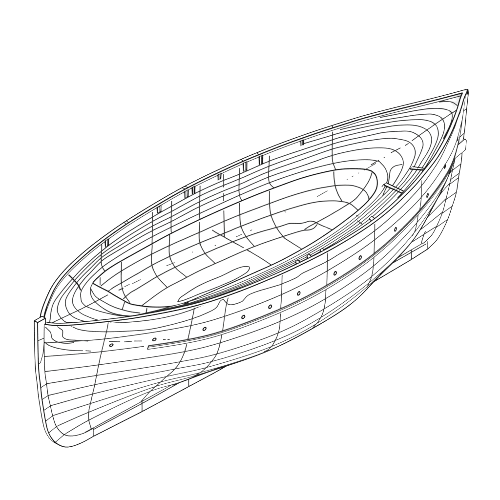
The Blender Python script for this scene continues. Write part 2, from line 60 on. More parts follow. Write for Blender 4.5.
 ('deck','one',0,[(281.8,8.6,-12.9),(279.6,10.4,-13.1),(278.2,8.8,-15.3),(277.7,5.4,-18.8),(275.2,4.0,-20.4),(272.8,2.7,-22.1),(269.7,1.9,-23.1),(266.7,1.0,-24.3),(263.4,0.5,-25.1),(259.8,0.2,-25.8),(256.2,0.0,-26.4),(252.5,0.1,-26.9),(248.8,0.0,-27.3),(245.0,0.0,-27.8),(241.1,0.1,-28.2),(237.3,0.1,-28.6),(233.3,0.3,-29.0),(229.4,0.5,-29.3),(225.5,0.7,-29.7)]),
 ('deck','one',0,[(220.2,1.1,-30.2),(215.4,0.9,-30.6)]),
 ('deck','one',0,[(209.9,0.1,-31.1),(205.9,-0.4,-31.4),(201.9,-0.9,-31.7),(198.0,-1.5,-32.1)]),
 ('deck','dot',0,[(188.7,-1.0,-32.8),(187.4,-1.0,-32.9)]),
 ('deck','one',0,[(181.6,-2.0,-33.5),(177.4,-3.6,-35.1),(173.8,-5.7,-37.2)]),
 ('deck','one',1,[(-206.8,-52.5,-10.6),(-206.5,-49.4,-12.0),(-206.4,-46.3,-13.4),(-206.2,-43.2,-14.9),(-206.3,-40.2,-16.4),(-207.2,-36.9,-17.8),(-209.4,-33.1,-18.6)]),
 ('deck','one',0,[(-139.4,-73.0,-16.3),(-143.0,-69.6,-17.1),(-146.6,-66.1,-17.8),(-150.4,-62.6,-18.4),(-154.1,-59.1,-19.0),(-157.7,-55.4,-19.7),(-160.9,-51.7,-20.5),(-162.4,-48.3,-21.9),(-162.8,-45.2,-23.5)]),
 ('deck','one',0,[(-57.9,-82.8,-20.7),(-61.2,-79.6,-21.7),(-64.4,-76.3,-22.8),(-67.7,-73.1,-23.8),(-71.0,-69.8,-24.9),(-74.3,-66.6,-25.9),(-77.6,-63.3,-26.9),(-81.0,-60.0,-27.9),(-84.7,-56.5,-28.6),(-88.3,-53.0,-29.3)]),
 ('deck','one',0,[(-29.0,-84.5,-21.8),(-32.3,-81.4,-22.9),(-35.6,-78.2,-24.0),(-38.9,-75.1,-25.1),(-42.2,-71.9,-26.2),(-45.5,-68.8,-27.3),(-48.8,-65.6,-28.4),(-52.0,-62.4,-29.5),(-55.5,-58.9,-30.3),(-59.2,-55.0,-30.9)]),
 ('deck','one',0,[(11.9,-85.3,-23.2),(8.7,-82.2,-24.4),(5.5,-79.1,-25.6),(2.2,-76.0,-26.8),(-1.0,-72.9,-28.1),(-4.2,-69.9,-29.3),(-7.4,-66.8,-30.5),(-10.6,-63.7,-31.7),(-13.7,-60.5,-32.9),(-17.2,-56.9,-33.7),(-18.5,-55.2,-34.1)]),
 ('deck','one',0,[(44.1,-84.2,-24.2),(41.2,-81.3,-25.3),(38.4,-78.4,-26.5),(35.5,-75.5,-27.7),(32.6,-72.7,-28.9)]),
 ('deck','one',0,[(27.4,-67.4,-31.1),(24.1,-64.1,-32.5),(20.8,-60.9,-33.9)]),
 ('deck','one',0,[(63.9,-81.4,-25.1),(61.0,-78.5,-26.3),(57.9,-75.6,-27.5),(54.9,-72.8,-28.7),(51.8,-70.0,-29.9),(48.9,-67.1,-31.2),(45.9,-64.3,-32.5),(43.1,-61.4,-33.8),(40.7,-58.4,-35.2),(38.6,-54.9,-36.3),(37.6,-51.8,-37.2)]),
 ('deck','one',0,[(101.1,-76.4,-25.3),(98.0,-73.4,-26.6),(94.9,-70.6,-27.8),(91.8,-67.8,-29.1),(88.7,-65.0,-30.3),(85.7,-62.2,-31.7),(82.8,-59.4,-33.1),(80.2,-56.5,-34.5),(78.2,-53.5,-36.1),(77.5,-50.0,-37.4),(77.8,-46.6,-38.6)]),
 ('deck','one',0,[(173.5,-59.5,-22.9),(170.6,-56.6,-24.3),(167.7,-53.8,-25.8),(164.8,-51.1,-27.3),(162.0,-48.5,-28.8),(159.3,-45.9,-30.5),(156.7,-43.3,-32.2),(154.2,-40.7,-33.9),(151.8,-38.1,-35.7),(149.8,-35.2,-37.5),(148.1,-31.8,-38.9),(146.5,-28.4,-40.4)]),
 ('deck','one',0,[(192.9,19.6,-33.6),(190.3,17.4,-34.2),(187.4,15.6,-34.6),(183.6,15.2,-35.1),(179.4,16.4,-35.8),(175.4,19.3,-36.5),(171.4,22.9,-37.0),(166.8,26.7,-37.1),(161.8,30.9,-36.8)]),
 ('deck','one',0,[(155.6,28.0,-38.9),(160.5,26.7,-38.3),(160.9,31.0,-37.0)]),
 ('deck','one',0,[(157.7,33.1,-36.8),(152.0,36.6,-36.4),(145.7,40.7,-35.5),(138.8,45.7,-33.8)]),
 ('deck','one',0,[(100.4,47.2,-37.5),(97.9,52.6,-35.2)]),
 ('deck','one',0,[(88.3,60.9,-32.0),(82.6,73.6,-27.5)]),
 ('deck','one',0,[(62.9,48.7,-38.1),(65.9,48.2,-38.3)]),
 ('well','free',0,[(-172.9,-40.9,-34.8),(-163.6,-44.6,-37.1),(-155.9,-46.7,-38.0),(-148.8,-48.1,-38.5),(-141.9,-49.0,-38.7),(-135.3,-49.6,-38.9),(-128.8,-50.0,-39.0),(-122.2,-50.4,-39.2),(-115.5,-50.9,-39.6),(-108.9,-51.3,-40.0),(-102.2,-51.6,-40.4),(-95.4,-52.0,-41.0),(-88.6,-52.4,-41.7),(-81.9,-52.8,-42.4),(-75.1,-53.1,-43.1),(-68.3,-53.4,-43.8),(-61.6,-53.6,-44.6),(-54.9,-53.8,-45.3),(-48.2,-54.0,-46.1),(-41.4,-54.1,-47.0),(-34.8,-54.2,-47.7),(-28.2,-54.2,-48.4),(-21.7,-54.1,-49.0),(-15.4,-53.9,-49.5),(-9.1,-53.7,-49.8),(-2.9,-53.4,-50.1),(3.3,-53.0,-50.4),(9.5,-52.7,-50.7),(15.7,-52.2,-51.0),(21.8,-51.7,-51.3),(27.8,-51.2,-51.6),(33.9,-50.5,-51.9),(39.8,-49.8,-52.2),(45.7,-49.0,-52.4),(51.6,-48.2,-52.7),(57.4,-47.3,-52.9),(63.2,-46.4,-53.0),(69.0,-45.4,-53.2),(74.7,-44.4,-53.3),(80.4,-43.4,-53.4),(86.0,-42.3,-53.5),(91.6,-41.1,-53.6),(97.1,-39.8,-53.7),(102.5,-38.4,-53.8),(107.9,-36.8,-53.9),(113.1,-35.1,-53.9),(118.1,-33.3,-54.0),(123.1,-31.3,-54.0),(128.0,-29.1,-54.1),(132.6,-26.6,-54.1),(136.9,-24.0,-53.9),(141.0,-20.9,-53.6),(144.7,-17.5,-53.4),(148.1,-13.8,-53.2),(151.0,-9.6,-53.0),(153.0,-4.7,-53.1),(153.6,1.3,-52.8),(152.4,8.1,-52.5),(147.8,16.3,-51.6),(131.7,33.7,-42.1)]),
 ('well','free',0,[(-204.2,-4.0,-13.2),(-157.5,-45.6,-50.5),(-150.4,-47.0,-51.0),(-143.3,-48.0,-51.7),(-136.5,-48.6,-52.3),(-129.9,-49.0,-52.6),(-123.3,-49.5,-52.9),(-116.7,-49.9,-53.2),(-110.1,-50.3,-53.6),(-103.5,-50.7,-53.8),(-97.0,-51.1,-54.0),(-90.5,-51.4,-54.3),(-83.8,-51.8,-54.7),(-77.2,-52.1,-55.3),(-70.6,-52.3,-55.9),(-63.9,-52.5,-56.5),(-57.3,-52.7,-57.1),(-50.7,-52.8,-57.8),(-44.1,-52.9,-58.5),(-37.5,-53.0,-59.2),(-31.1,-52.9,-59.8),(-24.7,-52.8,-60.4),(-18.4,-52.5,-60.9),(-12.1,-52.2,-61.5),(-5.8,-51.9,-62.1),(0.4,-51.4,-62.7),(6.6,-51.0,-63.2),(12.7,-50.5,-63.6),(18.7,-49.9,-63.9),(24.7,-49.3,-64.0),(30.5,-48.6,-64.2),(36.4,-47.8,-64.4),(42.2,-47.0,-64.6),(48.0,-46.1,-64.8),(53.8,-45.2,-65.0),(59.5,-44.2,-65.1),(65.1,-43.2,-65.3),(70.8,-42.1,-65.5),(76.4,-41.0,-65.6),(81.9,-39.8,-65.7),(87.3,-38.4,-65.7),(92.7,-37.0,-65.8),(97.9,-35.4,-65.8),(103.1,-33.7,-65.8),(108.1,-31.8,-65.7),(113.0,-29.8,-65.7),(117.6,-27.5,-65.7),(122.1,-24.9,-65.7),(126.1,-21.8,-65.7),(129.8,-18.5,-65.7),(133.2,-14.8,-65.6),(136.1,-10.6,-65.6),(138.6,-6.1,-65.6),(139.7,-0.6,-65.6),(138.7,6.0,-65.6),(135.3,14.6,-63.9)]),
 ('well','free',0,[(-141.5,-40.2,-64.8),(-134.7,-41.9,-64.7),(-128.0,-42.9,-64.5),(-121.3,-43.3,-64.9),(-114.7,-43.8,-65.1),(-108.1,-44.2,-65.2),(-101.5,-44.7,-65.4),(-94.9,-45.2,-65.5),(-88.2,-45.6,-65.8),(-81.6,-45.9,-66.2),(-74.9,-46.2,-66.6),(-68.3,-46.4,-67.1),(-61.6,-46.6,-67.7),(-55.0,-46.8,-68.3),(-48.3,-46.9,-68.9),(-41.7,-47.0,-69.5),(-35.3,-46.9,-70.0),(-28.8,-46.8,-70.4),(-22.5,-46.5,-70.8),(-16.2,-46.2,-71.2),(-9.9,-45.9,-71.6),(-3.7,-45.5,-71.9),(2.5,-45.0,-72.3),(8.6,-44.5,-72.6),(14.7,-43.9,-72.9),(20.7,-43.2,-73.2),(26.7,-42.4,-73.5),(32.6,-41.6,-73.8),(38.4,-40.7,-74.1),(44.3,-39.7,-74.4),(50.1,-38.6,-74.8),(55.8,-37.4,-75.2),(61.5,-36.1,-75.7),(67.1,-34.8,-76.1),(72.6,-33.4,-76.5),(78.1,-32.1,-76.6),(83.6,-30.6,-76.7),(88.3,-28.2,-77.7),(92.6,-25.4,-78.6),(97.5,-23.2,-78.8),(102.5,-21.3,-78.5),(105.9,-17.8,-79.1),(107.5,-13.1,-80.5),(109.2,-8.2,-81.5),(110.8,-3.3,-82.2),(66.2,48.4,-39.0)]),
 ('well','free',0,[(-131.1,-25.0,-70.9),(-123.7,-26.7,-71.6),(-116.7,-28.1,-72.0),(-109.7,-29.4,-72.3),(-102.8,-30.6,-72.7),(-95.9,-31.6,-73.0),(-89.1,-32.4,-73.4),(-82.4,-33.0,-73.8),(-75.8,-33.3,-74.4),(-69.2,-33.6,-74.9),(-62.6,-33.9,-75.4),(-55.9,-34.3,-75.9),(-49.3,-34.7,-76.5),(-42.7,-34.9,-76.9),(-36.3,-35.0,-77.4),(-30.0,-34.9,-77.8),(-23.7,-34.6,-78.2),(-17.5,-34.4,-78.6),(-11.3,-34.1,-79.0),(-5.1,-33.8,-79.4),(1.0,-33.5,-79.6),(7.1,-33.1,-79.9),(13.1,-32.7,-80.1),(19.1,-32.2,-80.3),(25.1,-31.6,-80.5),(31.0,-31.0,-80.7),(36.8,-30.2,-81.0),(42.6,-29.4,-81.2),(48.3,-28.5,-81.5),(54.0,-27.4,-81.7),(59.7,-26.4,-82.0),(65.3,-25.2,-82.2),(70.8,-24.1,-82.4),(76.3,-22.9,-82.6),(81.7,-21.5,-82.7),(86.9,-19.9,-82.7),(91.9,-18.0,-82.8),(96.2,-15.3,-83.2),(101.0,-13.6,-82.6),(106.1,-13.9,-80.7)]),
 ('well','free',0,[(92.7,-18.4,-82.5),(98.1,-17.8,-81.4),(103.2,-16.7,-80.4),(108.2,-15.4,-79.3),(113.0,-14.0,-78.0),(117.5,-12.2,-76.4),(121.9,-10.4,-74.6),(126.3,-8.7,-72.8),(130.6,-6.9,-71.0),(134.9,-5.1,-68.9),(138.5,-2.8,-66.4),(142.0,-0.2,-63.5),(145.3,2.0,-60.2),(148.9,3.0,-56.8),(152.7,3.7,-53.5),(156.5,4.0,-50.2),(160.3,4.0,-46.9),(164.2,3.2,-43.6),(168.0,1.5,-40.4)]),
 ('well','one',0,[(-3.3,-53.0,-53.9),(0.0,-52.3,-57.3),(3.4,-51.6,-60.6),(6.7,-50.9,-63.8),(9.2,-49.4,-66.1),(11.5,-47.6,-68.4),(13.8,-45.8,-70.5),(16.1,-44.0,-72.7),(18.3,-42.1,-74.8),(20.0,-39.8,-76.3),(21.4,-37.1,-77.7),(22.9,-34.5,-79.0)]),
 ('well','one',0,[(24.4,-31.4,-80.7),(25.3,-28.1,-81.6),(25.5,-24.0,-82.0),(25.7,-19.9,-82.3),(25.9,-15.7,-82.6),(25.8,-11.4,-82.8),(25.6,-7.0,-82.9),(25.3,-2.6,-83.0),(24.9,2.0,-83.0)]),
 ('well','one',0,[(-175.5,-39.3,-22.5),(-175.3,-39.5,-27.3),(-175.1,-39.8,-32.0)]),
 ('well','one',0,[(-135.1,-49.5,-28.1),(-135.1,-49.5,-32.1),(-135.1,-49.6,-36.0),(-135.2,-49.6,-40.0),(-135.5,-49.5,-43.8),(-135.9,-49.1,-47.4),(-136.1,-48.7,-51.1),(-135.9,-48.4,-54.9),(-136.9,-46.6,-57.4),(-137.6,-44.7,-60.0),(-137.7,-42.8,-62.7),(-137.5,-40.7,-65.1),(-137.9,-37.6,-66.6),(-138.3,-34.4,-68.1)]),
 ('well','one',0,[(-88.9,-52.2,-30.3),(-89.0,-52.2,-34.2),(-89.3,-52.3,-38.0),(-89.5,-52.4,-41.8),(-89.8,-52.4,-45.6),(-90.2,-52.0,-49.2),(-90.1,-51.6,-52.9),(-89.4,-51.2,-56.9),(-89.4,-49.7,-59.7),(-89.2,-47.9,-62.4),(-88.7,-46.0,-65.2),(-87.7,-44.2,-67.9),(-87.7,-41.3,-69.3),(-87.5,-38.3,-70.8),(-87.2,-35.3,-72.3),(-87.3,-32.2,-73.5)]),
 ('well','one',0,[(-63.0,-53.4,-31.7),(-63.0,-53.4,-35.7),(-63.2,-53.5,-39.6),(-63.4,-53.5,-43.4),(-63.6,-53.5,-47.3),(-64.0,-53.1,-50.9),(-63.9,-52.7,-54.6),(-63.3,-52.3,-58.6),(-63.2,-50.8,-61.5),(-63.0,-48.9,-64.2),(-62.3,-47.1,-66.9),(-61.1,-45.3,-69.7),(-60.4,-42.7,-71.3),(-59.6,-39.8,-72.8),(-58.7,-37.0,-74.3),(-58.0,-34.2,-75.8)]),
 ('well','one',0,[(-19.8,-54.2,-37.1),(-19.9,-54.2,-41.1),(-20.2,-54.1,-45.0),(-20.5,-54.1,-48.9),(-21.0,-53.7,-52.5),(-21.3,-53.3,-56.2),(-21.1,-52.7,-60.1),(-20.7,-51.8,-63.6),(-20.7,-49.8,-66.3),(-20.3,-47.8,-69.1),(-19.6,-45.8,-71.8),(-18.8,-43.5,-74.0),(-18.4,-40.5,-75.5),(-17.9,-37.4,-77.1),(-17.5,-34.4,-78.6)]),
 ('well','one',0,[(13.1,-53.0,-38.3),(13.1,-52.8,-42.2),(13.0,-52.6,-46.1),(13.0,-52.5,-50.0),(12.7,-52.1,-53.7),(12.3,-51.6,-57.2),(11.9,-51.0,-60.7),(11.4,-50.5,-64.2),(10.0,-49.0,-66.7)]),
 ('well','one',0,[(34.0,-51.5,-38.5),(33.8,-51.3,-42.2),(33.6,-51.0,-45.8),(33.4,-50.8,-49.4),(33.3,-50.4,-53.1),(32.9,-49.8,-56.5),(32.7,-49.2,-59.9),(32.7,-48.5,-63.4),(32.9,-47.4,-66.4),(32.7,-45.4,-68.9),(32.9,-43.4,-71.5),(33.3,-41.4,-74.0),(33.8,-39.3,-76.2),(33.8,-36.4,-77.7),(34.0,-33.5,-79.3),(34.1,-30.6,-80.9)]),
 ('well','one',0,[(71.8,-46.9,-39.8),(71.3,-46.5,-43.3),(70.8,-46.1,-46.8),(70.3,-45.6,-50.3),(70.0,-45.2,-53.8),(69.6,-44.4,-57.1),(69.3,-43.7,-60.5),(69.2,-42.8,-63.9),(69.4,-41.8,-67.1),(69.0,-39.8,-69.6),(68.9,-37.8,-72.1),(68.8,-35.7,-74.6),(69.0,-33.6,-77.1),(68.6,-30.8,-78.7),(68.5,-27.9,-80.4),(68.6,-25.1,-82.1),(68.3,-21.9,-83.2)]),
 ('well','one',0,[(68.3,-21.9,-83.2),(68.4,-18.1,-83.6),(68.6,-14.2,-84.0),(68.7,-10.5,-84.4),(68.7,-6.4,-84.6),(68.6,-2.4,-84.8),(68.3,1.8,-84.8),(21.5,53.0,-40.6)]),
 ('well','one',0,[(143.8,-28.1,-41.6),(142.7,-26.9,-44.7),(141.6,-25.5,-47.7),(140.7,-23.9,-50.6),(139.7,-22.2,-53.4),(138.9,-20.2,-56.1),(138.3,-17.9,-58.6),(137.8,-15.5,-61.0),(137.4,-12.7,-63.2),(137.1,-9.9,-65.2)]),
 ('well','free',0,[(-97.5,-7.6,-73.8),(-90.5,-11.3,-74.2),(-83.2,-12.6,-74.7),(-75.9,-13.9,-75.3),(-68.7,-15.0,-75.9),(-61.5,-15.9,-76.6),(-54.5,-16.4,-77.4),(-47.8,-16.6,-78.1),(-41.3,-16.4,-78.7),(-35.0,-16.0,-79.2),(-28.7,-15.6,-79.7),(-22.1,-15.6,-80.2),(-15.5,-15.7,-80.6),(-9.0,-15.7,-81.0),(-2.9,-15.0,-81.4),(2.5,-13.3,-81.7),(5.8,-9.5,-82.0),(-1.1,-4.8,-81.7),(-8.2,-3.5,-81.4),(-15.1,-2.8,-80.9),(-21.9,-2.4,-80.5),(-28.4,-2.4,-80.0),(-34.8,-2.7,-79.5),(-41.3,-2.9,-79.0),(-47.8,-3.1,-78.3),(-54.3,-3.4,-77.6),(-60.7,-3.7,-76.9),(-67.1,-4.2,-76.2),(-73.4,-4.6,-75.6),(-79.9,-4.8,-75.1),(-86.2,-5.2,-74.5),(-92.3,-6.0,-74.1),(-97.6,-7.7,-73.8)]),
 ('well','one',0,[(-142.4,-46.1,-56.9),(-135.7,-46.4,-57.8)]),
 ('hull','one',0,[(-49.2,89.1,-30.2),(-45.4,89.4,-30.3),(-41.4,89.7,-30.6),(-37.5,90.0,-30.9),(-33.5,90.2,-31.1),(-29.6,90.4,-31.3),(-25.7,90.5,-31.2),(-22.3,90.6,-30.3),(-18.6,90.7,-29.9),(-14.6,90.8,-30.1),(-10.5,90.8,-30.4),(-6.4,90.9,-30.7),(-2.3,90.8,-31.0),(1.9,90.8,-31.3),(6.1,90.8,-31.7),(10.2,90.7,-32.0),(14.4,90.6,-32.2),(18.5,90.5,-32.4),(22.5,90.4,-32.4),(26.5,90.3,-32.3),(30.5,90.1,-32.2),(34.5,90.0,-32.2),(38.6,89.8,-32.3),(42.8,89.6,-32.4),(47.0,89.4,-32.6),(51.1,89.2,-32.7),(55.3,88.9,-32.8),(59.3,88.7,-32.7),(63.4,88.3,-32.7),(67.5,88.0,-32.6),(71.7,87.6,-32.5),(75.8,87.1,-32.4),(80.0,86.7,-32.3),(84.2,86.1,-32.3),(88.4,85.5,-32.2),(92.6,84.9,-32.2),(96.9,84.2,-32.1),(101.1,83.4,-32.0),(105.4,82.7,-31.9),(109.6,81.8,-31.8),(113.9,81.0,-31.6),(118.2,80.1,-31.5),(122.5,79.2,-31.4),(126.8,78.2,-31.3),(131.1,77.2,-31.1),(135.5,76.1,-31.0),(139.8,75.0,-30.8),(144.1,73.9,-30.7),(148.4,72.8,-30.5),(152.8,71.6,-30.3),(157.1,70.3,-30.2),(161.5,69.1,-30.0),(165.8,67.8,-29.8),(170.2,66.4,-29.6),(174.5,65.0,-29.4),(178.8,63.6,-29.0),(183.0,62.2,-28.6),(187.1,60.7,-28.1),(191.1,59.3,-27.6),(195.2,57.9,-27.0),(199.2,56.4,-26.4),(203.4,54.8,-25.9),(207.5,53.2,-25.5),(211.7,51.4,-25.0),(215.8,49.6,-24.5),(219.8,47.9,-23.8),(223.7,46.1,-23.0),(227.4,44.4,-22.2),(231.1,42.6,-21.2),(234.7,40.8,-20.3),(238.5,39.0,-19.4),(242.3,37.0,-18.7),(246.3,35.0,-18.0),(250.3,32.8,-17.3),(254.2,30.6,-16.7),(258.1,28.4,-16.0),(261.8,26.2,-15.2),(265.1,24.3,-14.0),(268.2,22.5,-13.3),(273.3,19.4,-12.7),(278.9,15.9,-13.3)]),
 ('hull','one',0,[(-49.2,89.1,-30.2),(-53.3,88.7,-29.5),(-57.3,88.4,-28.9),(-61.2,87.9,-28.3),(-65.2,87.5,-27.7),(-69.2,87.1,-27.1),(-73.1,86.6,-26.5),(-77.0,86.2,-26.0),(-80.9,85.7,-25.6),(-84.7,85.2,-25.4),(-88.3,84.7,-25.5),(-91.5,84.1,-26.5),(-94.0,83.5,-28.5),(-96.3,82.9,-30.5),(-99.8,82.2,-30.9),(-103.5,81.6,-30.7),(-107.3,81.0,-30.2),(-111.3,80.5,-28.9),(-115.3,80.3,-25.8),(-118.6,80.5,-21.3),(-121.8,80.6,-17.3),(-124.8,79.8,-18.4),(-126.2,79.0,-21.6),(-127.6,78.2,-24.6),(-130.2,77.4,-26.4),(-133.3,76.6,-27.3),(-136.6,75.8,-27.8),(-140.0,75.0,-28.2),(-143.3,74.1,-28.6),(-146.6,73.2,-29.0),(-149.9,72.2,-29.2),(-153.2,71.2,-29.4),(-156.5,70.2,-29.6),(-159.8,69.1,-29.7),(-163.1,68.1,-29.8),(-166.4,67.0,-29.8),(-169.7,65.8,-29.8),(-173.0,64.7,-29.8),(-176.2,63.5,-29.8),(-179.5,62.3,-29.7),(-182.8,61.2,-29.6),(-186.0,60.0,-29.5),(-189.3,58.8,-29.4),(-192.5,57.5,-29.3),(-195.8,56.3,-29.0),(-199.0,55.1,-28.7),(-202.3,53.8,-28.3),(-205.7,52.6,-27.7),(-209.0,51.4,-27.0),(-212.4,50.2,-26.3),(-215.7,49.0,-25.5),(-219.1,47.8,-24.7),(-222.4,46.5,-23.9),(-225.6,45.2,-23.2),(-228.9,43.9,-22.5),(-232.1,42.5,-21.7),(-235.3,41.2,-21.0),(-238.5,39.8,-20.2),(-241.6,38.3,-19.5),(-244.7,36.9,-18.7),(-247.8,35.3,-17.9),(-250.8,33.8,-17.1),(-253.8,32.2,-16.3),(-256.7,30.6,-15.4),(-259.7,29.0,-14.5),(-262.6,27.4,-13.4),(-265.5,25.8,-12.2),(-268.4,24.2,-10.7),(-271.3,22.7,-8.9),(-274.0,21.4,-6.5),(-276.5,20.1,-4.5)]),
 ('hull','one',0,[(-144.2,76.5,-14.8),(-147.5,75.7,-15.2),(-150.8,74.7,-15.6),(-154.0,73.8,-16.0),(-157.3,72.9,-16.3),(-160.6,71.9,-16.6),(-163.9,70.8,-16.7),(-167.2,69.8,-16.9),(-170.4,68.7,-17.0),(-173.7,67.6,-17.0),(-177.0,66.5,-17.0),(-180.3,65.4,-16.8),(-183.7,64.3,-16.6),(-187.0,63.2,-16.4),(-190.3,62.0,-16.1),(-193.6,60.9,-15.8),(-197.0,59.7,-15.4),(-200.3,58.5,-15.0),(-203.6,57.4,-14.5),(-206.9,56.2,-13.9),(-210.3,55.0,-13.4),(-213.6,53.8,-12.8),(-216.9,52.5,-12.2),(-220.1,51.2,-11.6),(-223.4,49.9,-11.0),(-226.6,48.6,-10.4),(-229.7,47.2,-9.7),(-232.9,45.8,-9.0),(-236.0,44.4,-8.2),(-239.2,43.0,-7.2),(-242.3,41.6,-6.2)]),
 ('hull','one',0,[(-295.7,3.8,-4.6),(-293.8,5.2,-7.7),(-291.9,6.6,-10.8),(-290.8,7.0,-14.9),(-290.0,7.1,-19.1),(-287.6,8.3,-22.3),(-284.9,9.8,-24.7),(-281.9,11.5,-26.3),(-279.0,13.2,-27.4),(-276.0,15.0,-28.1),(-273.2,16.9,-28.2),(-270.4,18.7,-28.1)]),
 ('hull','one',0,[(-287.3,11.8,-3.8),(-285.0,13.2,-6.7),(-282.5,14.5,-9.6),(-281.8,14.1,-13.9),(-281.3,13.5,-18.2),(-278.8,14.5,-21.4),(-275.9,16.1,-23.3),(-273.1,17.9,-24.1),(-270.2,19.7,-24.8),(-267.2,21.4,-25.7),(-264.2,23.1,-26.7),(-261.2,24.7,-27.6),(-258.1,26.3,-28.6)]),
 ('hull','one',0,[(-295.8,2.9,-22.8),(-293.7,4.1,-26.1),(-291.0,5.5,-28.6),(-288.1,7.0,-30.6),(-285.2,8.6,-32.4),(-282.1,10.2,-34.0),(-279.1,11.7,-35.4),(-276.0,13.3,-36.7),(-272.9,14.9,-37.9),(-269.7,16.4,-39.0),(-266.5,17.9,-40.0),(-263.3,19.5,-40.9),(-260.1,21.0,-41.8)]),
 ('hull','one',0,[(-257.5,22.2,-42.4),(-252.0,24.4,-44.4)]),
 ('hull','one',0,[(-237.8,35.7,-34.1),(-234.0,37.1,-35.4),(-230.2,38.4,-36.8),(-226.3,39.8,-38.1)]),
 ('hull','one',0,[(-222.1,41.2,-39.6),(-218.1,42.8,-40.3),(-214.0,44.5,-41.0)]),
 ('hull','one',0,[(-212.0,45.3,-41.4),(-207.8,46.7,-42.7),(-203.6,48.2,-44.0)]),
 ('hull','one',0,[(-181.8,56.1,-48.9),(-179.2,57.0,-49.7)]),
 ('hull','one',0,[(-177.1,57.7,-50.3),(-174.9,58.4,-50.9)]),
 ('hull','one',0,[(-243.9,40.8,-5.4),(-243.7,39.8,-9.9),(-243.4,38.7,-14.3),(-243.3,37.6,-18.7),(-243.2,36.5,-23.0),(-243.1,35.2,-27.4),(-242.9,33.9,-31.9),(-242.4,32.4,-36.6),(-241.9,30.8,-41.4),(-241.4,29.2,-46.1),(-241.0,27.8,-50.7),(-240.8,26.5,-55.2),(-240.5,25.3,-59.7),(-240.3,24.2,-64.1),(-240.1,23.0,-68.5),(-239.9,21.9,-72.9),(-239.7,20.9,-77.3),(-239.5,19.7,-81.8),(-238.9,18.3,-86.5),(-238.2,16.7,-91.4),(-237.7,15.3,-96.2),(-237.4,14.1,-100.6),(-237.4,13.0,-104.9),(-237.2,11.8,-109.3),(-236.8,10.4,-113.9),(-236.3,8.9,-118.7),(-235.8,7.4,-123.4),(-235.6,6.1,-127.9),(-235.5,5.1,-132.2),(-235.2,4.3,-136.5),(-235.0,3.9,-140.6),(-234.4,3.6,-144.9),(-233.1,3.1,-149.6),(-231.3,2.6,-154.3),(-229.8,2.4,-158.9)]),
 ('hull','one',0,[(-155.1,73.8,-14.7),(-155.1,72.9,-19.1),(-155.0,71.9,-23.5),(-155.0,71.0,-27.8),(-155.0,70.1,-32.2),(-155.0,69.1,-36.6),(-155.0,68.2,-41.0),(-155.1,67.2,-45.3),(-155.1,66.3,-49.7),(-155.1,65.2,-54.1),(-155.1,64.2,-58.5)]),
 ('hull','one',0,[(-155.1,62.8,-64.2),(-155.1,61.7,-68.6),(-155.1,60.4,-73.0),(-155.1,58.8,-77.5),(-155.0,56.9,-82.0),(-154.9,54.8,-86.6),(-154.8,52.5,-91.2),(-154.8,50.0,-95.7),(-154.8,47.1,-100.2),(-154.9,44.1,-104.5),(-155.2,41.1,-108.5),(-155.8,38.1,-112.2),(-156.2,35.0,-115.9),(-156.3,31.7,-120.1),(-156.0,28.0,-124.7),(-155.7,24.4,-129.2),(-155.5,20.7,-133.7),(-155.4,17.1,-138.0),(-155.2,13.6,-142.4),(-155.1,10.2,-146.8),(-155.5,7.4,-150.8),(-156.6,5.5,-154.1),(-158.2,4.0,-157.0),(-160.2,2.9,-159.5)]),
 ('hull','one',0,[(-115.2,81.6,-18.0),(-115.7,80.8,-22.2),(-116.0,80.0,-26.4),(-116.2,79.2,-30.8),(-116.2,78.5,-35.2),(-116.1,77.7,-39.7),(-116.0,76.9,-44.3),(-115.8,76.2,-48.8),(-115.7,75.4,-53.3),(-115.6,74.6,-57.9),(-115.5,73.9,-62.4)]),
 ('hull','one',0,[(-115.9,73.1,-66.9),(-116.0,72.4,-71.0),(-116.1,71.6,-75.2),(-116.2,70.6,-79.5),(-116.1,69.4,-83.9),(-116.1,67.9,-88.3),(-116.0,66.2,-92.8),(-115.9,63.8,-97.4),(-115.8,61.0,-102.0),(-115.8,58.1,-106.5),(-116.0,55.4,-110.7),(-116.2,52.5,-114.9),(-116.2,49.2,-119.1),(-116.1,45.5,-123.4),(-115.8,41.4,-127.8),(-115.8,37.3,-131.6),(-116.1,33.5,-134.9)]),
 ('hull','one',0,[(-46.7,89.4,-19.2),(-46.8,89.3,-23.3),(-46.9,89.3,-27.3),(-47.0,89.3,-31.4),(-47.1,89.3,-35.4),(-47.2,89.2,-39.5),(-47.4,89.1,-43.6),(-47.5,89.0,-47.7),(-47.5,88.8,-51.8),(-47.6,88.5,-56.0),(-47.5,88.2,-60.3)]),
 ('hull','one',0,[(-47.1,87.6,-66.8),(-46.9,87.0,-71.3),(-46.6,86.5,-75.8),(-46.4,86.0,-80.2),(-46.4,85.5,-84.5),(-46.6,84.8,-88.8),(-46.8,83.6,-93.2),(-46.6,81.8,-98.0),(-46.3,79.4,-103.1),(-46.5,77.3,-107.6),(-46.6,74.8,-112.1),(-46.5,71.3,-116.8),(-47.4,68.3,-120.2),(-50.2,67.1,-121.0)]),
 ('hull','one',0,[(15.9,91.0,-21.0),(16.0,90.9,-25.2),(16.1,90.7,-29.3),(16.1,90.5,-33.5),(16.2,90.3,-37.6),(16.3,90.2,-41.7),(16.3,90.1,-45.8),(16.2,90.0,-49.8),(16.1,90.0,-53.8),(16.0,89.9,-57.9),(16.0,89.8,-62.0)]),
 ('hull','one',0,[(15.1,89.6,-66.0),(15.1,89.3,-70.0),(15.3,88.9,-74.1),(15.6,88.4,-78.4),(16.0,87.6,-82.8),(16.4,86.5,-87.3),(16.8,85.3,-91.9),(17.1,83.8,-96.6),(17.3,82.1,-101.1),(17.1,80.3,-105.3),(16.4,78.6,-109.2),(15.7,76.7,-112.9),(14.5,74.9,-116.0),(13.4,72.8,-119.4)]),
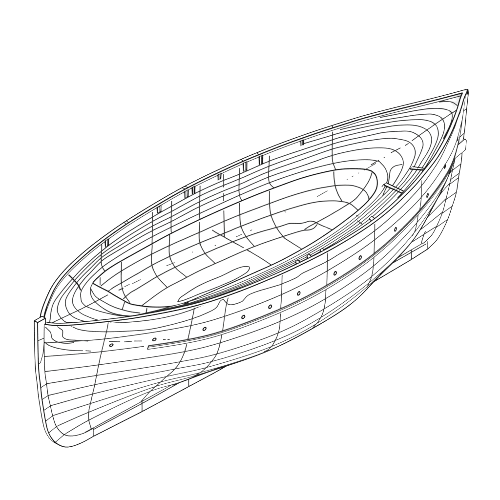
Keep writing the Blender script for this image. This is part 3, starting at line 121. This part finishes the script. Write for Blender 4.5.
 ('hull','one',0,[(88.1,85.6,-23.5),(88.1,85.6,-27.5),(88.0,85.6,-31.4),(87.9,85.6,-35.4),(87.8,85.6,-39.3),(87.7,85.6,-43.2),(87.5,85.6,-47.0),(87.2,85.7,-50.8),(87.0,85.8,-54.6),(86.8,85.8,-58.5)]),
 ('hull','one',0,[(86.9,85.7,-62.2),(86.7,85.6,-66.0),(86.7,85.4,-70.0),(86.7,85.0,-74.1),(86.7,84.5,-78.2),(86.8,83.7,-82.4),(86.8,82.7,-86.7),(86.9,81.4,-91.1),(87.4,79.1,-96.1),(88.2,76.4,-101.3),(91.8,70.9,-109.1)]),
 ('hull','one',0,[(174.1,65.2,-22.1),(174.3,65.1,-26.1),(174.5,65.0,-30.2),(174.7,64.9,-34.2),(174.8,64.7,-38.2),(174.9,64.6,-42.1),(174.6,64.6,-45.9),(174.1,64.6,-49.5),(173.4,64.6,-53.0),(173.0,64.4,-56.8)]),
 ('hull','one',0,[(170.7,64.5,-61.6),(170.9,63.6,-66.1),(171.2,62.6,-70.6),(171.4,61.5,-75.2),(171.9,60.1,-79.9),(172.0,58.7,-84.5),(170.5,58.4,-87.5),(167.6,59.0,-89.3)]),
 ('hull','one',0,[(241.1,4.2,-144.5),(239.6,3.4,-148.9),(238.4,2.7,-153.5),(237.2,2.3,-158.0)]),
]
PLATES = [
 [(-132.2,-75.2,-16.5),(-126.9,-75.9,-16.9),(-133.8,-69.3,-18.5),(-138.1,-68.8,-18.1)],
 [(-49.4,-84.5,-20.6),(-43.7,-84.9,-20.8),(-49.3,-79.5,-22.6),(-53.9,-79.5,-22.3)],
 [(-8.0,-86.9,-21.8),(-3.3,-86.8,-22.0),(-9.6,-80.8,-24.3),(-13.8,-80.9,-24.1)],
 [(2.7,-87.1,-22.1),(6.3,-87.0,-22.3),(-0.2,-80.8,-24.7),(-3.4,-80.7,-24.6)],
 [(38.2,-86.1,-23.4),(42.2,-85.9,-23.5),(37.0,-81.3,-25.3),(33.7,-81.4,-25.3)],
 [(71.7,-83.7,-24.0),(75.9,-83.2,-24.1),(68.4,-75.9,-27.1),(64.7,-76.4,-27.0)],
 [(91.3,-81.0,-24.3),(95.5,-80.4,-24.3),(87.7,-72.9,-27.4),(84.1,-73.5,-27.4)],
 [(139.8,-70.7,-23.7),(143.1,-70.1,-23.5),(138.6,-65.9,-25.4),(135.8,-66.4,-25.5)],
 [(-14.2,75.8,-26.2),(-9.8,75.0,-26.8),(-15.9,84.8,-22.3),(-21.0,84.8,-22.1)],
 [(2.0,75.7,-27.0),(6.3,74.8,-27.5),(0.2,84.3,-23.2),(-5.3,85.0,-22.7)],
 [(18.4,78.0,-26.5),(22.5,77.5,-26.8),(16.8,86.6,-22.8),(11.5,86.9,-22.6)],
 [(94.1,72.1,-27.3),(98.3,71.0,-27.4),(95.5,78.3,-25.0),(89.5,79.5,-24.9)],
 [(-150.1,53.6,-21.7),(-146.0,53.8,-22.3),(-146.6,56.3,-21.3),(-150.6,56.1,-20.7)],
 [(187.9,35.6,-29.6),(191.8,35.7,-28.8),(190.9,53.6,-22.0),(188.4,53.8,-22.4)],
 [(158.1,29.0,-38.1),(161.8,28.1,-37.6),(149.9,64.3,-24.6),(146.5,65.0,-24.8)],
]
PORTS = [(-233.9,35.0,-40.9),(-191.1,53.1,-45.8),(-138.3,71.2,-49.6),(-92.9,80.6,-52.3),(-61.2,86.9,-52.1),(-24.1,90.3,-52.1),(27.9,89.8,-52.9),(64.8,88.3,-52.3),(124.7,78.3,-51.5),(188.6,59.7,-49.9),(229.8,43.0,-42.6),(270.8,20.0,-39.6)]

def catmull(P, n=8, closed=False):
    """centripetal-ish spline through points, n samples per span"""
    P = [np.array(p, float) for p in P]
    if len(P) < 3:
        return [P[0] + (P[-1]-P[0])*k/n for k in range(n+1)]
    out = []
    m = len(P)
    for i in range(m-1):
        p1, p2 = P[i], P[i+1]
        p0 = P[i-1] if i > 0 else 2*p1-p2
        p3 = P[i+2] if i+2 < m else 2*p2-p1
        t = [0.0]
        for a, b in ((p0, p1), (p1, p2), (p2, p3)):
            t.append(t[-1] + max(np.linalg.norm(b-a), 1e-6)**.5)
        for k in range(n):
            x = t[1] + (t[2]-t[1])*k/n
            A1 = (t[1]-x)/(t[1]-t[0])*p0 + (x-t[0])/(t[1]-t[0])*p1
            A2 = (t[2]-x)/(t[2]-t[1])*p1 + (x-t[1])/(t[2]-t[1])*p2
            A3 = (t[3]-x)/(t[3]-t[2])*p2 + (x-t[2])/(t[3]-t[2])*p3
            B1 = (t[2]-x)/(t[2]-t[0])*A1 + (x-t[0])/(t[2]-t[0])*A2
            B2 = (t[3]-x)/(t[3]-t[1])*A2 + (x-t[1])/(t[3]-t[1])*A3
            out.append((t[2]-x)/(t[2]-t[1])*B1 + (x-t[1])/(t[2]-t[1])*B2)
    out.append(P[-1])
    return out

def resample(P, n):
    P = np.array(P)
    d = np.r_[0, np.cumsum(np.linalg.norm(np.diff(P, axis=0), axis=1))]
    t = np.linspace(0, d[-1], n)
    return np.stack([np.interp(t, d, P[:, k]) for k in range(P.shape[1])], 1)

def by_x(row, X):
    """Y and Z of a row at X (smooth)"""
    c = np.array(catmull(row, 10))
    return np.interp(X, c[:, 0], c[:, 1]), np.interp(X, c[:, 0], c[:, 2])

# --- rail: outer and inner edge half curves
rail_out = resample(catmull(RAIL, 10), 161)
def inset(c, w):
    o = c.copy()
    for i in range(len(c)):
        a, b = c[max(i-1, 0)], c[min(i+1, len(c)-1)]
        t = np.array([b[0]-a[0], b[1]-a[1]]); t /= np.linalg.norm(t)
        o[i, 0] += t[1]*w; o[i, 1] -= t[0]*w
    return o
def trimmed(c):
    """cut the half curve where it crosses the middle plane"""
    k = [i for i in range(len(c)) if c[i][1] > 0]
    a, b = k[0], k[-1]
    pts = [c[i] for i in range(a, b+1)]
    def cross(p, q):
        t = p[1]/(p[1]-q[1]) if p[1] != q[1] else 0
        r = p + (q-p)*t; r[1] = 0; return r
    pre = [cross(c[a], c[a-1])] if a > 0 else [c[a]*np.array([1, 0, 1])]
    post = [cross(c[b], c[b+1])] if b < len(c)-1 else [c[b]*np.array([1, 0, 1])]
    return resample(pre+pts+post, 161)
rail_in = trimmed(inset(rail_out, 3.9))
deck_rim = rail_in.copy(); deck_rim[:, 2] -= 2.9
well_edge = resample(catmull(WELL, 8), 161)
knuckle = resample(catmull(KNUCKLE, 8), 161)

# --- hull side grid: G[v][u]
NU = 140
def hull_rows():
    rows = []
    us = np.linspace(0, 1, NU+1)
    XL, XR = -297.5, 298.5
    r0 = np.array(RAIL)
    X = XL+(XR-XL)*us
    Y, Z = by_x([(-297.5, 1.8, -1)] + RAIL[1:-1] + [(298.5, 2.2, -6)], X)
    Y = np.clip(Y-.5, 1.6, None)
    rows.append(np.stack([X, Y, Z-.6], 1))
    for r in NET:
        X = r[0][0]+(r[-1][0]-r[0][0])*us
        Y, Z = by_x(r, X)
        rows.append(np.stack([X, Y, Z], 1))
    return rows
HR = hull_rows()
SUB = 4
def hull_grid():
    m = len(HR)
    out = []
    for i in range(m-1):
        p1, p2 = HR[i], HR[i+1]
        p0 = HR[i-1] if i else 2*p1-p2
        p3 = HR[i+2] if i+2 < m else 2*p2-p1
        for k in range(SUB):
            t = k/SUB
            out.append(.5*((2*p1)+(-p0+p2)*t+(2*p0-5*p1+4*p2-p3)*t*t+(-p0+3*p1-3*p2+p3)*t**3))
    out.append(HR[-1])
    for g in out: g[:, 1] = np.maximum(g[:, 1], 1.2)
    return out
HG = hull_grid()

# --- deck grid between the rim, the knuckle and the edge of the well
def deck_grid():
    s = np.linspace(0, 1, 161)
    e = np.abs(2*s-1)**7
    pw = np.where(s > .5, 1-.68*e, 1-.5*e)
    out = []
    for k in range(13):
        t = k/12
        g = deck_rim + (knuckle-deck_rim)*t
        g[:, 2] = deck_rim[:, 2] + (knuckle[:, 2]-deck_rim[:, 2])*(t**pw)
        out.append(g)
    for k in (1, 2):
        out.append(knuckle + (well_edge-knuckle)*k/2)
    return out
DG = deck_grid()

# --- well: rows below the edge
def well_grid():
    XL, XR = -204., 169.
    spec = [(XL, XR, 1., 0), (-203.5, 151, 1., -15), (-202.5, 137, .972, -27.5), (-199, 120, .835, -37.5), (-192, 108, .62, -43.2), (-185, 100, .3, -44.2), (-180, 95, 0, -44.5)]
    out = []
    for a, b, f, dz in spec:
        g = well_edge.copy()
        g[:, 0] = a + (well_edge[:, 0]-XL)*(b-a)/(XR-XL)
        g[:, 1] *= f
        if dz:
            zb = np.minimum(well_edge[:, 2], np.interp(well_edge[:, 0], [-204, -160, -120, 169], [-20, -25, -28.5, -41]))
            w = 1 if dz < -20 else .5
            g[:, 2] = (well_edge[:, 2]*(1-w) + zb*w) + dz
        out.append(g)
    return out
WG = well_grid()

def W(p, side=1):
    """hull centimetres -> world metres; side 1 is the near side (negative y)"""
    return Vector((p[0]*.01, -side*p[1]*.01, p[2]*.01))

def grid_faces(bm, G, sides=(1, -1), mat=0, flip=False):
    for s in sides:
        vs = [[bm.verts.new(W(p, s)) for p in row] for row in G]
        for a, b in zip(vs, vs[1:]):
            for i in range(len(a)-1):
                q = [a[i], a[i+1], b[i+1], b[i]]
                if (s == 1) ^ flip: q.reverse()
                try:
                    f = bm.faces.new(q); f.material_index = mat; f.smooth = True
                except ValueError: pass

# ------------------------------------------------------------------ materials
def mat(name, col, rough=.9, noise=0):
    m = bpy.data.materials.new(name); m.use_nodes = True
    nt = m.node_tree; b = nt.nodes['Principled BSDF']
    b.inputs['Base Color'].default_value = (*col, 1); b.inputs['Roughness'].default_value = rough
    b.inputs['Specular IOR Level'].default_value = 0.0
    if noise:
        n = nt.nodes.new('ShaderNodeTexNoise'); n.inputs['Scale'].default_value = 6
        r = nt.nodes.new('ShaderNodeValToRGB')
        r.color_ramp.elements[0].color = tuple(c-noise for c in col)+(1,)
        r.color_ramp.elements[1].color = (*col, 1)
        nt.links.new(n.outputs['Fac'], r.inputs['Fac']); nt.links.new(r.outputs['Color'], b.inputs['Base Color'])
    return m
WHITE = mat('white_paint', (.86, .86, .86), noise=.02)
INK = mat('black_seam', (INKV, INKV, INKV))
GREY = mat('grey_seam', (INKG, INKG, INKG))
COL = bpy.context.scene.collection

def build(name, bm, parent, label=None):
    me = bpy.data.meshes.new(name); bm.to_mesh(me); bm.free()
    for m in (WHITE, INK, GREY): me.materials.append(m)
    o = bpy.data.objects.new(name, me); COL.objects.link(o); o.parent = parent
    if label: o['label'] = label
    return o

def tube(bm, pts, r=THIN, mat=1, closed=False, sides=6):
    pts = [Vector(p) for p in pts]
    q = [pts[0]]
    for p in pts[1:]:
        if (p-q[-1]).length > 1e-4: q.append(p)
    if len(q) < 2: return
    if closed and (q[0]-q[-1]).length < 1e-4: q.pop()
    n = len(q); rings = []; nrm = None
    for i in range(n):
        a = q[(i-1) % n] if (closed or i) else q[0]
        b = q[(i+1) % n] if (closed or i < n-1) else q[-1]
        t = (b-a).normalized() if (b-a).length > 1e-9 else Vector((1, 0, 0))
        if nrm is None:
            nrm = t.cross(Vector((0, 0, 1)))
            if nrm.length < .1: nrm = t.cross(Vector((0, 1, 0)))
        nrm = nrm - t*nrm.dot(t)
        if nrm.length < 1e-5: nrm = t.orthogonal()
        nrm.normalize(); bi = t.cross(nrm)
        rings.append([bm.verts.new(q[i] + (nrm*math.cos(k*2*math.pi/sides)+bi*math.sin(k*2*math.pi/sides))*r) for k in range(sides)])
    m = n if closed else n-1
    for i in range(m):
        a, b = rings[i], rings[(i+1) % n]
        for k in range(sides):
            f = bm.faces.new((a[k], a[(k+1) % sides], b[(k+1) % sides], b[k])); f.material_index = mat; f.smooth = True
    if not closed:
        for rg in (rings[0][::-1], rings[-1]):
            f = bm.faces.new(rg); f.material_index = mat

def ring(curve):
    """whole closed loop of a half curve"""
    return [W(p, 1) for p in curve] + [W(p, -1) for p in curve[::-1]]

def line_set(bm, surf, sides=(1,)):
    for s, mode, w, pts in LINES:
        if s != surf: continue
        r = (THIN, HEAVY)[w]; mt = 1 if w else 2
        P = [np.array(W(p, 1)) for p in pts]
        if mode in ('row', 'loop'):
            both_ends = mode == 'loop'
            if both_ends: P = P[-2:]+P+P[:3]
            C = catmull(P, 3)
            if both_ends: C = C[6:-7]
            tube(bm, C, r, mt, closed=both_ends)
        else:
            C = catmull(P, 3)
            tube(bm, C, r, mt)
            if s == 'hull': tube(bm, [p*np.array([1, -1, 1]) for p in C], r, mt)

def prism(bm, poly, y0, y1, edges=True, r=THIN, mt=1, skip=()):
    """profile polygon in X,Z between two half breadths (cm), with inked edges"""
    A = [bm.verts.new((x*.01, -y0*.01, z*.01)) for x, z in poly]
    B = [bm.verts.new((x*.01, -y1*.01, z*.01)) for x, z in poly]
    bm.faces.new(A); bm.faces.new(B[::-1])
    n = len(poly)
    for i in range(n): bm.faces.new((A[i], B[i], B[(i+1) % n], A[(i+1) % n]))
    if edges:
        for i in range(n):
            if i in skip: continue
            j = (i+1) % n
            for S in (A, B): tube(bm, [S[i].co.copy(), S[j].co.copy()], r, mt)

# ------------------------------------------------------------------ the boat
boat = bpy.data.objects.new('boat', None); COL.objects.link(boat)
boat['label'] = 'white double-ended wooden boat with black plank seams, open well and end decks'
boat['category'] = 'boat'

# outer planking, both sides
bm = bmesh.new()
grid_faces(bm, HG)
tr = bmesh.new(); grid_faces(tr, HG, (1,)); tr.normal_update(); tree = BVHTree.FromBMesh(tr); tr.free()
def lifted(pts, d=.0025):
    out = []
    for p in pts:
        q = W(p, 1); loc, n, _, _ = tree.find_nearest(q)
        if n.y > 0: n = -n
        out.append(q+n*d)
    return out
def both(bm, P, r, m):
    tube(bm, P, r, m); tube(bm, [Vector((p.x, -p.y, p.z)) for p in P], r, m)
for k, r in enumerate(HR[1:]):
    if k == 1:          # the wale covers this seam along most of its length
        both(bm, lifted(r[r[:, 0] < -197]), THIN, 2)
    else: both(bm, lifted(r), THIN, 2)
line_set(bm, 'hull')
build('hull_planking', bm, boat)

# outline strips: dark tubes added on the hull's silhouette from the camera, then mirrored
view_side = Vector((-.586, -.586, .559))
pts = []
cols = len(HG[0])
for i in range(30, cols-7):
    prev = None
    for j in range(4, len(HG)-1):
        a, b, c, d = W(HG[j][i]), W(HG[j+1][i]), W(HG[j][i+1]), W(HG[j+1][i+1])
        n = (b-a).cross(c-a); n = n if n.y < 0 else -n
        v = n.normalized().dot(view_side)
        if prev is not None and prev[0] > 0 >= v:
            t = prev[0]/(prev[0]-v); pts.append((prev[1].lerp((a+b)/2, t), n.normalized())); break
        prev = (v, (a+b)/2)
P = [p+n*.004 for p, n in pts]
for _ in range(3): P = [P[0]]+[(P[k-1]+P[k]*2+P[k+1])/4 for k in range(1, len(P)-1)]+[P[-1]]
for s in (1, -1):
    bm2 = bmesh.new(); tube(bm2, [Vector((p.x, s*p.y, p.z)) for p in P], .0095, 1)
    build('hull_outline', bm2, boat)

# wale: raised double strip under the ports
def strake_pts(i, t, x0, x1, out=0.):
    a = HG[i*SUB:(i+1)*SUB+1]
    k = t*SUB; j = min(int(k), SUB-1); f = k-j
    c = a[j]*(1-f)+a[j+1]*f
    c = c[(c[:, 0] >= x0) & (c[:, 0] <= x1)].copy(); c[:, 1] += out
    return c
for s in (1, -1):
    bm = bmesh.new()
    up = strake_pts(2, .0, -199, 286); lo = strake_pts(2, .27, -199, 286)
    n = min(len(up), len(lo)); up, lo = resample(up, n), resample(lo, n)
    uo, lw = up.copy(), lo.copy(); uo[:, 1] += .7; lw[:, 1] += .7
    grid_faces(bm, [up, uo, lw, lo], (s,))
    mid = uo*.64+lw*.36; mid[:, 1] += .12
    for c, r in ((uo, .0056), (mid, .0044), (lw, THIN)): tube(bm, [W(p, s) for p in c], r, 2)
    tube(bm, [W(uo[0], s), W(lw[0], s)], THIN)
    build('rubbing_strake', bm, boat)

# portholes
import itertools
for s in (1, -1):
    for p in PORTS:
        loc, nrm, _, _ = tree.find_nearest(W(p, 1))
        if nrm.y > 0: nrm = -nrm
        side = Vector((1, 0, 0)); side = (side-nrm*side.dot(nrm)).normalized(); up = side.cross(nrm); up = up if up.z > 0 else -up
        if s == -1:
            loc, nrm, side, up = [Vector((v.x, -v.y, v.z)) for v in (loc, nrm, side, up)]
        bm = bmesh.new()
        P = [loc+nrm*.002+(side*math.cos(a)*1.75+up*math.sin(a)*2.0)*.01 for a in [k*math.pi/10 for k in range(20)]]
        tube(bm, P, PORT, 1, closed=True)
        c = [bm.verts.new(p-nrm*.001) for p in P]; bm.faces.new(c)
        build('porthole', bm, boat)

# gunwale cap
bm = bmesh.new()
ob = rail_out.copy(); ob[:, 2] -= 2.0
ob2 = ob.copy(); ob2[:, 1] = np.maximum(ob2[:, 1]-1.2, 0)
grid_faces(bm, [ob2, ob, rail_out, rail_in, deck_rim])
for c, r, m in ((rail_out, MID, 1), (rail_in, MID, 1), (deck_rim, THIN, 1)):
    for s in (1, -1): tube(bm, [W(p, s) for p in c], r, m)
tube(bm, [W((305.3, 0, -6)), W((303.8, 2.3, -9.5))], MID, 1); tube(bm, [W((305.3, 0, -6)), W((303.8, -2.3, -9.5))], MID, 1)
# scarf joints across the cap
for X in (-97.5, -93.5, -6.5, -2.5, 73, 92, 176): 
    for s in (-1,):
        a = rail_out[np.argmin(abs(rail_out[:, 0]-X))]; b = rail_in[np.argmin(abs(rail_in[:, 0]-X))]
        tube(bm, [W(a, s), W(b, s)], THIN)
build('gunwale', bm, boat)

# side and end decks
bm = bmesh.new()
grid_faces(bm, DG)
for s in (1, -1): tube(bm, [W(p, s)+Vector((0, 0, .003)) for p in knuckle], THIN, 2)
line_set(bm, 'deck')
dk = build('deck', bm, boat)
bm = bmesh.new()
a = well_edge.copy(); b = a.copy(); b[:, 2] -= 1.5
grid_faces(bm, [a, b])
for s in (1, -1): tube(bm, [W(p, s)+Vector((0, 0, .004)) for p in well_edge], .0066, 1)
build('coaming', bm, boat)

# lining of the well and its floor
bm = bmesh.new()
grid_faces(bm, WG[:5]); line_set(bm, 'well')
build('well_lining', bm, boat)
bm = bmesh.new()
fl = [g.copy() for g in WG[4:]]
for g in fl: g[:, 2] -= .02
grid_faces(bm, fl)
build('floor', bm, boat)

# rowlock plates and deck beams
for k, quad in enumerate(PLATES):
    bm = bmesh.new()
    lo = [W(p, 1)+Vector((0, 0, -.006)) for p in quad]; hi = [W(p, 1)+Vector((0, 0, .005)) for p in quad]
    A = [bm.verts.new(v) for v in lo]; B = [bm.verts.new(v) for v in hi]
    bm.faces.new(A); bm.faces.new(B)
    for i in range(4): bm.faces.new((A[i], A[(i+1) % 4], B[(i+1) % 4], B[i]))
    bmesh.ops.recalc_face_normals(bm, faces=bm.faces)
    tube(bm, hi, MID, 1, closed=True)
    if k < 8: tube(bm, [hi[1].lerp(hi[0], .36)+Vector((0, 0, .001)), hi[2].lerp(hi[3], .36)+Vector((0, 0, .001))], .0036, 1)
    build('deck_beam' if k >= len(PLATES)-2 else 'rowlock_plate', bm, boat)

# keel
KB = [(-227, -169.8), (-158, -172.8), (-57, -174.8), (60, -174.6), (160, -172.8), (223, -171), (246, -169.4)]
bm = bmesh.new()
top = [(x, -158.5) for x, z in KB]
vs = [[bm.verts.new((x*.01, y*.01, z*.01)) for x, z in c] for c in (KB, top) for y in (-2.2, 2.2)]
for k in range(len(KB)-1):
    for a, b in ((0, 1), (1, 3), (3, 2), (2, 0)): bm.faces.new((vs[a][k], vs[a][k+1], vs[b][k+1], vs[b][k]))
for y in (2.3, -2.3):
    tube(bm, [Vector((x*.01, -y*.01, z*.01)) for x, z in KB], MID, 1)
    tube(bm, [Vector((x*.01, -(y+math.copysign(.2, y))*.01, z*.01)) for x, z in [(-227, -161.5), (-155, -163), (0, -163.2), (160, -163), (244, -162)]], THIN, 2)
    for x in (-227, -158, -92, 223, 246):
        zb = np.interp(x, [k[0] for k in KB], [k[1] for k in KB])
        tube(bm, [Vector((x*.01, -(y*1.1)*.01, -1.6)), Vector((x*.01, -(y*1.1)*.01, zb*.01))], THIN, 2)
build('keel', bm, boat)

# stem (left end)
def arc(pts): return [tuple(p) for p in catmull(pts, 6)]
OUT_L = arc([(-305.5, 5), (-305.2, -17), (-304.6, -40), (-303.6, -56.6), (-301.4, -73), (-299.8, -87.3), (-297.2, -103), (-294.5, -118), (-290.5, -134), (-283.5, -147.5), (-274.7, -157.6), (-265, -164.6), (-255, -168), (-241, -169.8), (-227, -169.8)])
RAB_L = arc([(-296.3, -2), (-296.5, -12), (-296.5, -24), (-296.2, -40.5), (-295.4, -59), (-293, -74.8), (-290.8, -90), (-287.5, -104), (-284.3, -117.5), (-279, -133), (-268, -148), (-256, -155.3), (-240, -159.5), (-227, -160)])
def post(name, OUT, RAB, back, rows, top):
    bm = bmesh.new()
    n = 50
    o = resample(OUT, n); i = resample(back, n)
    w = 2.3
    for a, b in ((o, i),):
        vs = [[bm.verts.new((p[0]*.01, sgn*w*.01, p[1]*.01)) for p in c] for c in (a, b) for sgn in (-1, 1)]
        on, of, inn, inf = vs
        for k in range(n-1):
            bm.faces.new((on[k], on[k+1], inn[k+1], inn[k])); bm.faces.new((of[k], inf[k], inf[k+1], of[k+1]))
            bm.faces.new((on[k], of[k], of[k+1], on[k+1])); bm.faces.new((inn[k], inn[k+1], inf[k+1], inf[k]))
        for k in (0, n-1): bm.faces.new((on[k], inn[k], inf[k], of[k]))
    for y in (-w, w):
        tube(bm, [(p[0]*.01, y*.01, p[1]*.01) for p in o], MID, 1)
        tube(bm, [(p[0]*.01, y*1.06*.01, p[1]*.01) for p in resample(RAB, 60)], THIN, 1)
        for a, b in rows:
            tube(bm, [(a[0]*.01, y*1.05*.01, a[1]*.01), (b[0]*.01, y*1.05*.01, b[1]*.01)], THIN, 2)
        tube(bm, [(o[0][0]*.01, y*.01, o[0][1]*.01), (back[0][0]*.01, y*.01, back[0][1]*.01)], MID, 1)
        tube(bm, [(back[0][0]*.01, y*.01, back[0][1]*.01), (back[0][0]*.01, y*.01, top*.01)], MID, 1)
    tube(bm, [(o[0][0]*.01, -w*.01, o[0][1]*.01), (o[0][0]*.01, w*.01, o[0][1]*.01)], MID, 1)
    tube(bm, [(back[0][0]*.01, -w*.01, back[0][1]*.01), (back[0][0]*.01, w*.01, back[0][1]*.01)], MID, 1)
    return build(name, bm, boat), o
def at(poly, z):
    p = np.array(poly); k = np.argsort(p[:, 1]); return float(np.interp(z, p[k, 1], p[k, 0]))
rowsL = []
for z in (-74.8, -90, -104, -117.5, -133, -148):
    dz = .8+max(0, (-z-100))*.05
    rowsL.append(((at(OUT_L, z-dz), z-dz), (at(RAB_L, z), z)))
rowsL += [((at(OUT_L, -17), -17), (-296.6, -18)), ((at(OUT_L, -46)+1, -46), (-301.5, -45)), ((-301.5, -45), (-298, -36)), ((-298, -36), (-296.6, -24))]
INL = [(x+4, z) for x, z in RAB_L]; INL[0] = (-294.5, 5)
post('stem', OUT_L, RAB_L, INL, rowsL, -8)

# sternpost (right end) with its iron strap
OUT_R = arc([(303.6, -8.8), (301, -28), (298.6, -49), (296.2, -64), (293.3, -88), (290.4, -100.5), (286.5, -120.8), (281, -133.6), (274.4, -147), (266.4, -157.7), (258.5, -164.8), (246, -169.4)])
RAB_R = arc([(299.5, -9), (295, -36), (292.3, -51), (288.7, -65.5), (285, -78), (281.3, -90), (277.3, -105), (272, -121), (267, -135), (258.5, -148), (252, -155), (240, -159.5)])
rowsR = []
for z in (-90, -105, -121, -135, -148):
    rowsR.append(((at(OUT_R, z+1), z+1), (at(RAB_R, z-1), z-1)))
rowsR += [((at(OUT_R, -99), -99), (at(RAB_R, -101), -101)), ((at(OUT_R, -26), -26), (296.5, -27)), ((at(OUT_R, -54), -54), (291.5, -56))]
INR = [(x-4, z) for x, z in RAB_R]; INR[0] = (299, -9.5)
sp, _ = post('sternpost', OUT_R, RAB_R, INR, rowsR, -10)
bm = bmesh.new()
prism(bm, [(287, -63.3), (297.7, -60.5), (299.6, -63.5), (298.3, -73.9), (282.2, -77.4)], 3.6, -3.6, mt=1, skip=(4,))
build('rudder_strap', bm, sp)

# dash-dotted centre line, added as thin rods floating over the well
def centre_pt(px, py):
    X = (px-252)/.7071; return Vector((X*.01, 0, (205-.3954*X-py)/.829*.01))
for a, b in (((119.5, 289.8), (121, 289)), ((124.5, 286.7), (129.5, 284.3)), ((132.3, 283.7), (140.5, 279.6)), ((166.4, 265.8), (174.6, 262.6)), ((192, 252.3), (192.9, 251.9)),
             ((214.8, 245.6), (215.8, 245.2)), ((236.2, 236.8), (241.8, 234.3)), ((250.2, 230.8), (252, 229.8)), ((284.8, 211.6), (286, 212.3)),
             ((317, 196.7), (327.4, 190.8)), ((346.8, 179.6), (347.8, 179)), ((352, 176.6), (353.5, 175.9)), ((358, 173.4), (359, 172.8)), ((364, 170.2), (376, 163.4))):
    bm = bmesh.new(); tube(bm, [centre_pt(*a), centre_pt(*b)], THIN*.8, 2); build('centre_line_dash', bm, boat)


# ------------------------------------------------------------------ light and camera
sc = bpy.context.scene
w = bpy.data.worlds.new('World'); sc.world = w; w.use_nodes = True
bg = w.node_tree.nodes['Background']
bg.inputs['Color'].default_value = (1, 1, 1, 1); bg.inputs['Strength'].default_value = 1.0
sc.view_settings.view_transform = 'Standard'; sc.view_settings.look = 'None'
sc.view_settings.exposure = EXPO; sc.view_settings.gamma = 1
sc.cycles.max_bounces = 8; sc.cycles.diffuse_bounces = 6

cam = bpy.data.cameras.new('camera'); cam.type = 'ORTHO'; cam.ortho_scale = 5.0
cam.clip_end = 100
co = bpy.data.objects.new('camera', cam); COL.objects.link(co)
r_ = Vector((.7071, -.7071, 0)).normalized()
u_ = Vector((.3954, .3954, .829)).normalized()
back = r_.cross(u_).normalized()
co.location = r_*(-.02) + u_*(-.45) + back*15
from mathutils import Matrix
co.rotation_euler = Matrix((r_, u_, back)).transposed().to_euler()
sc.camera = co
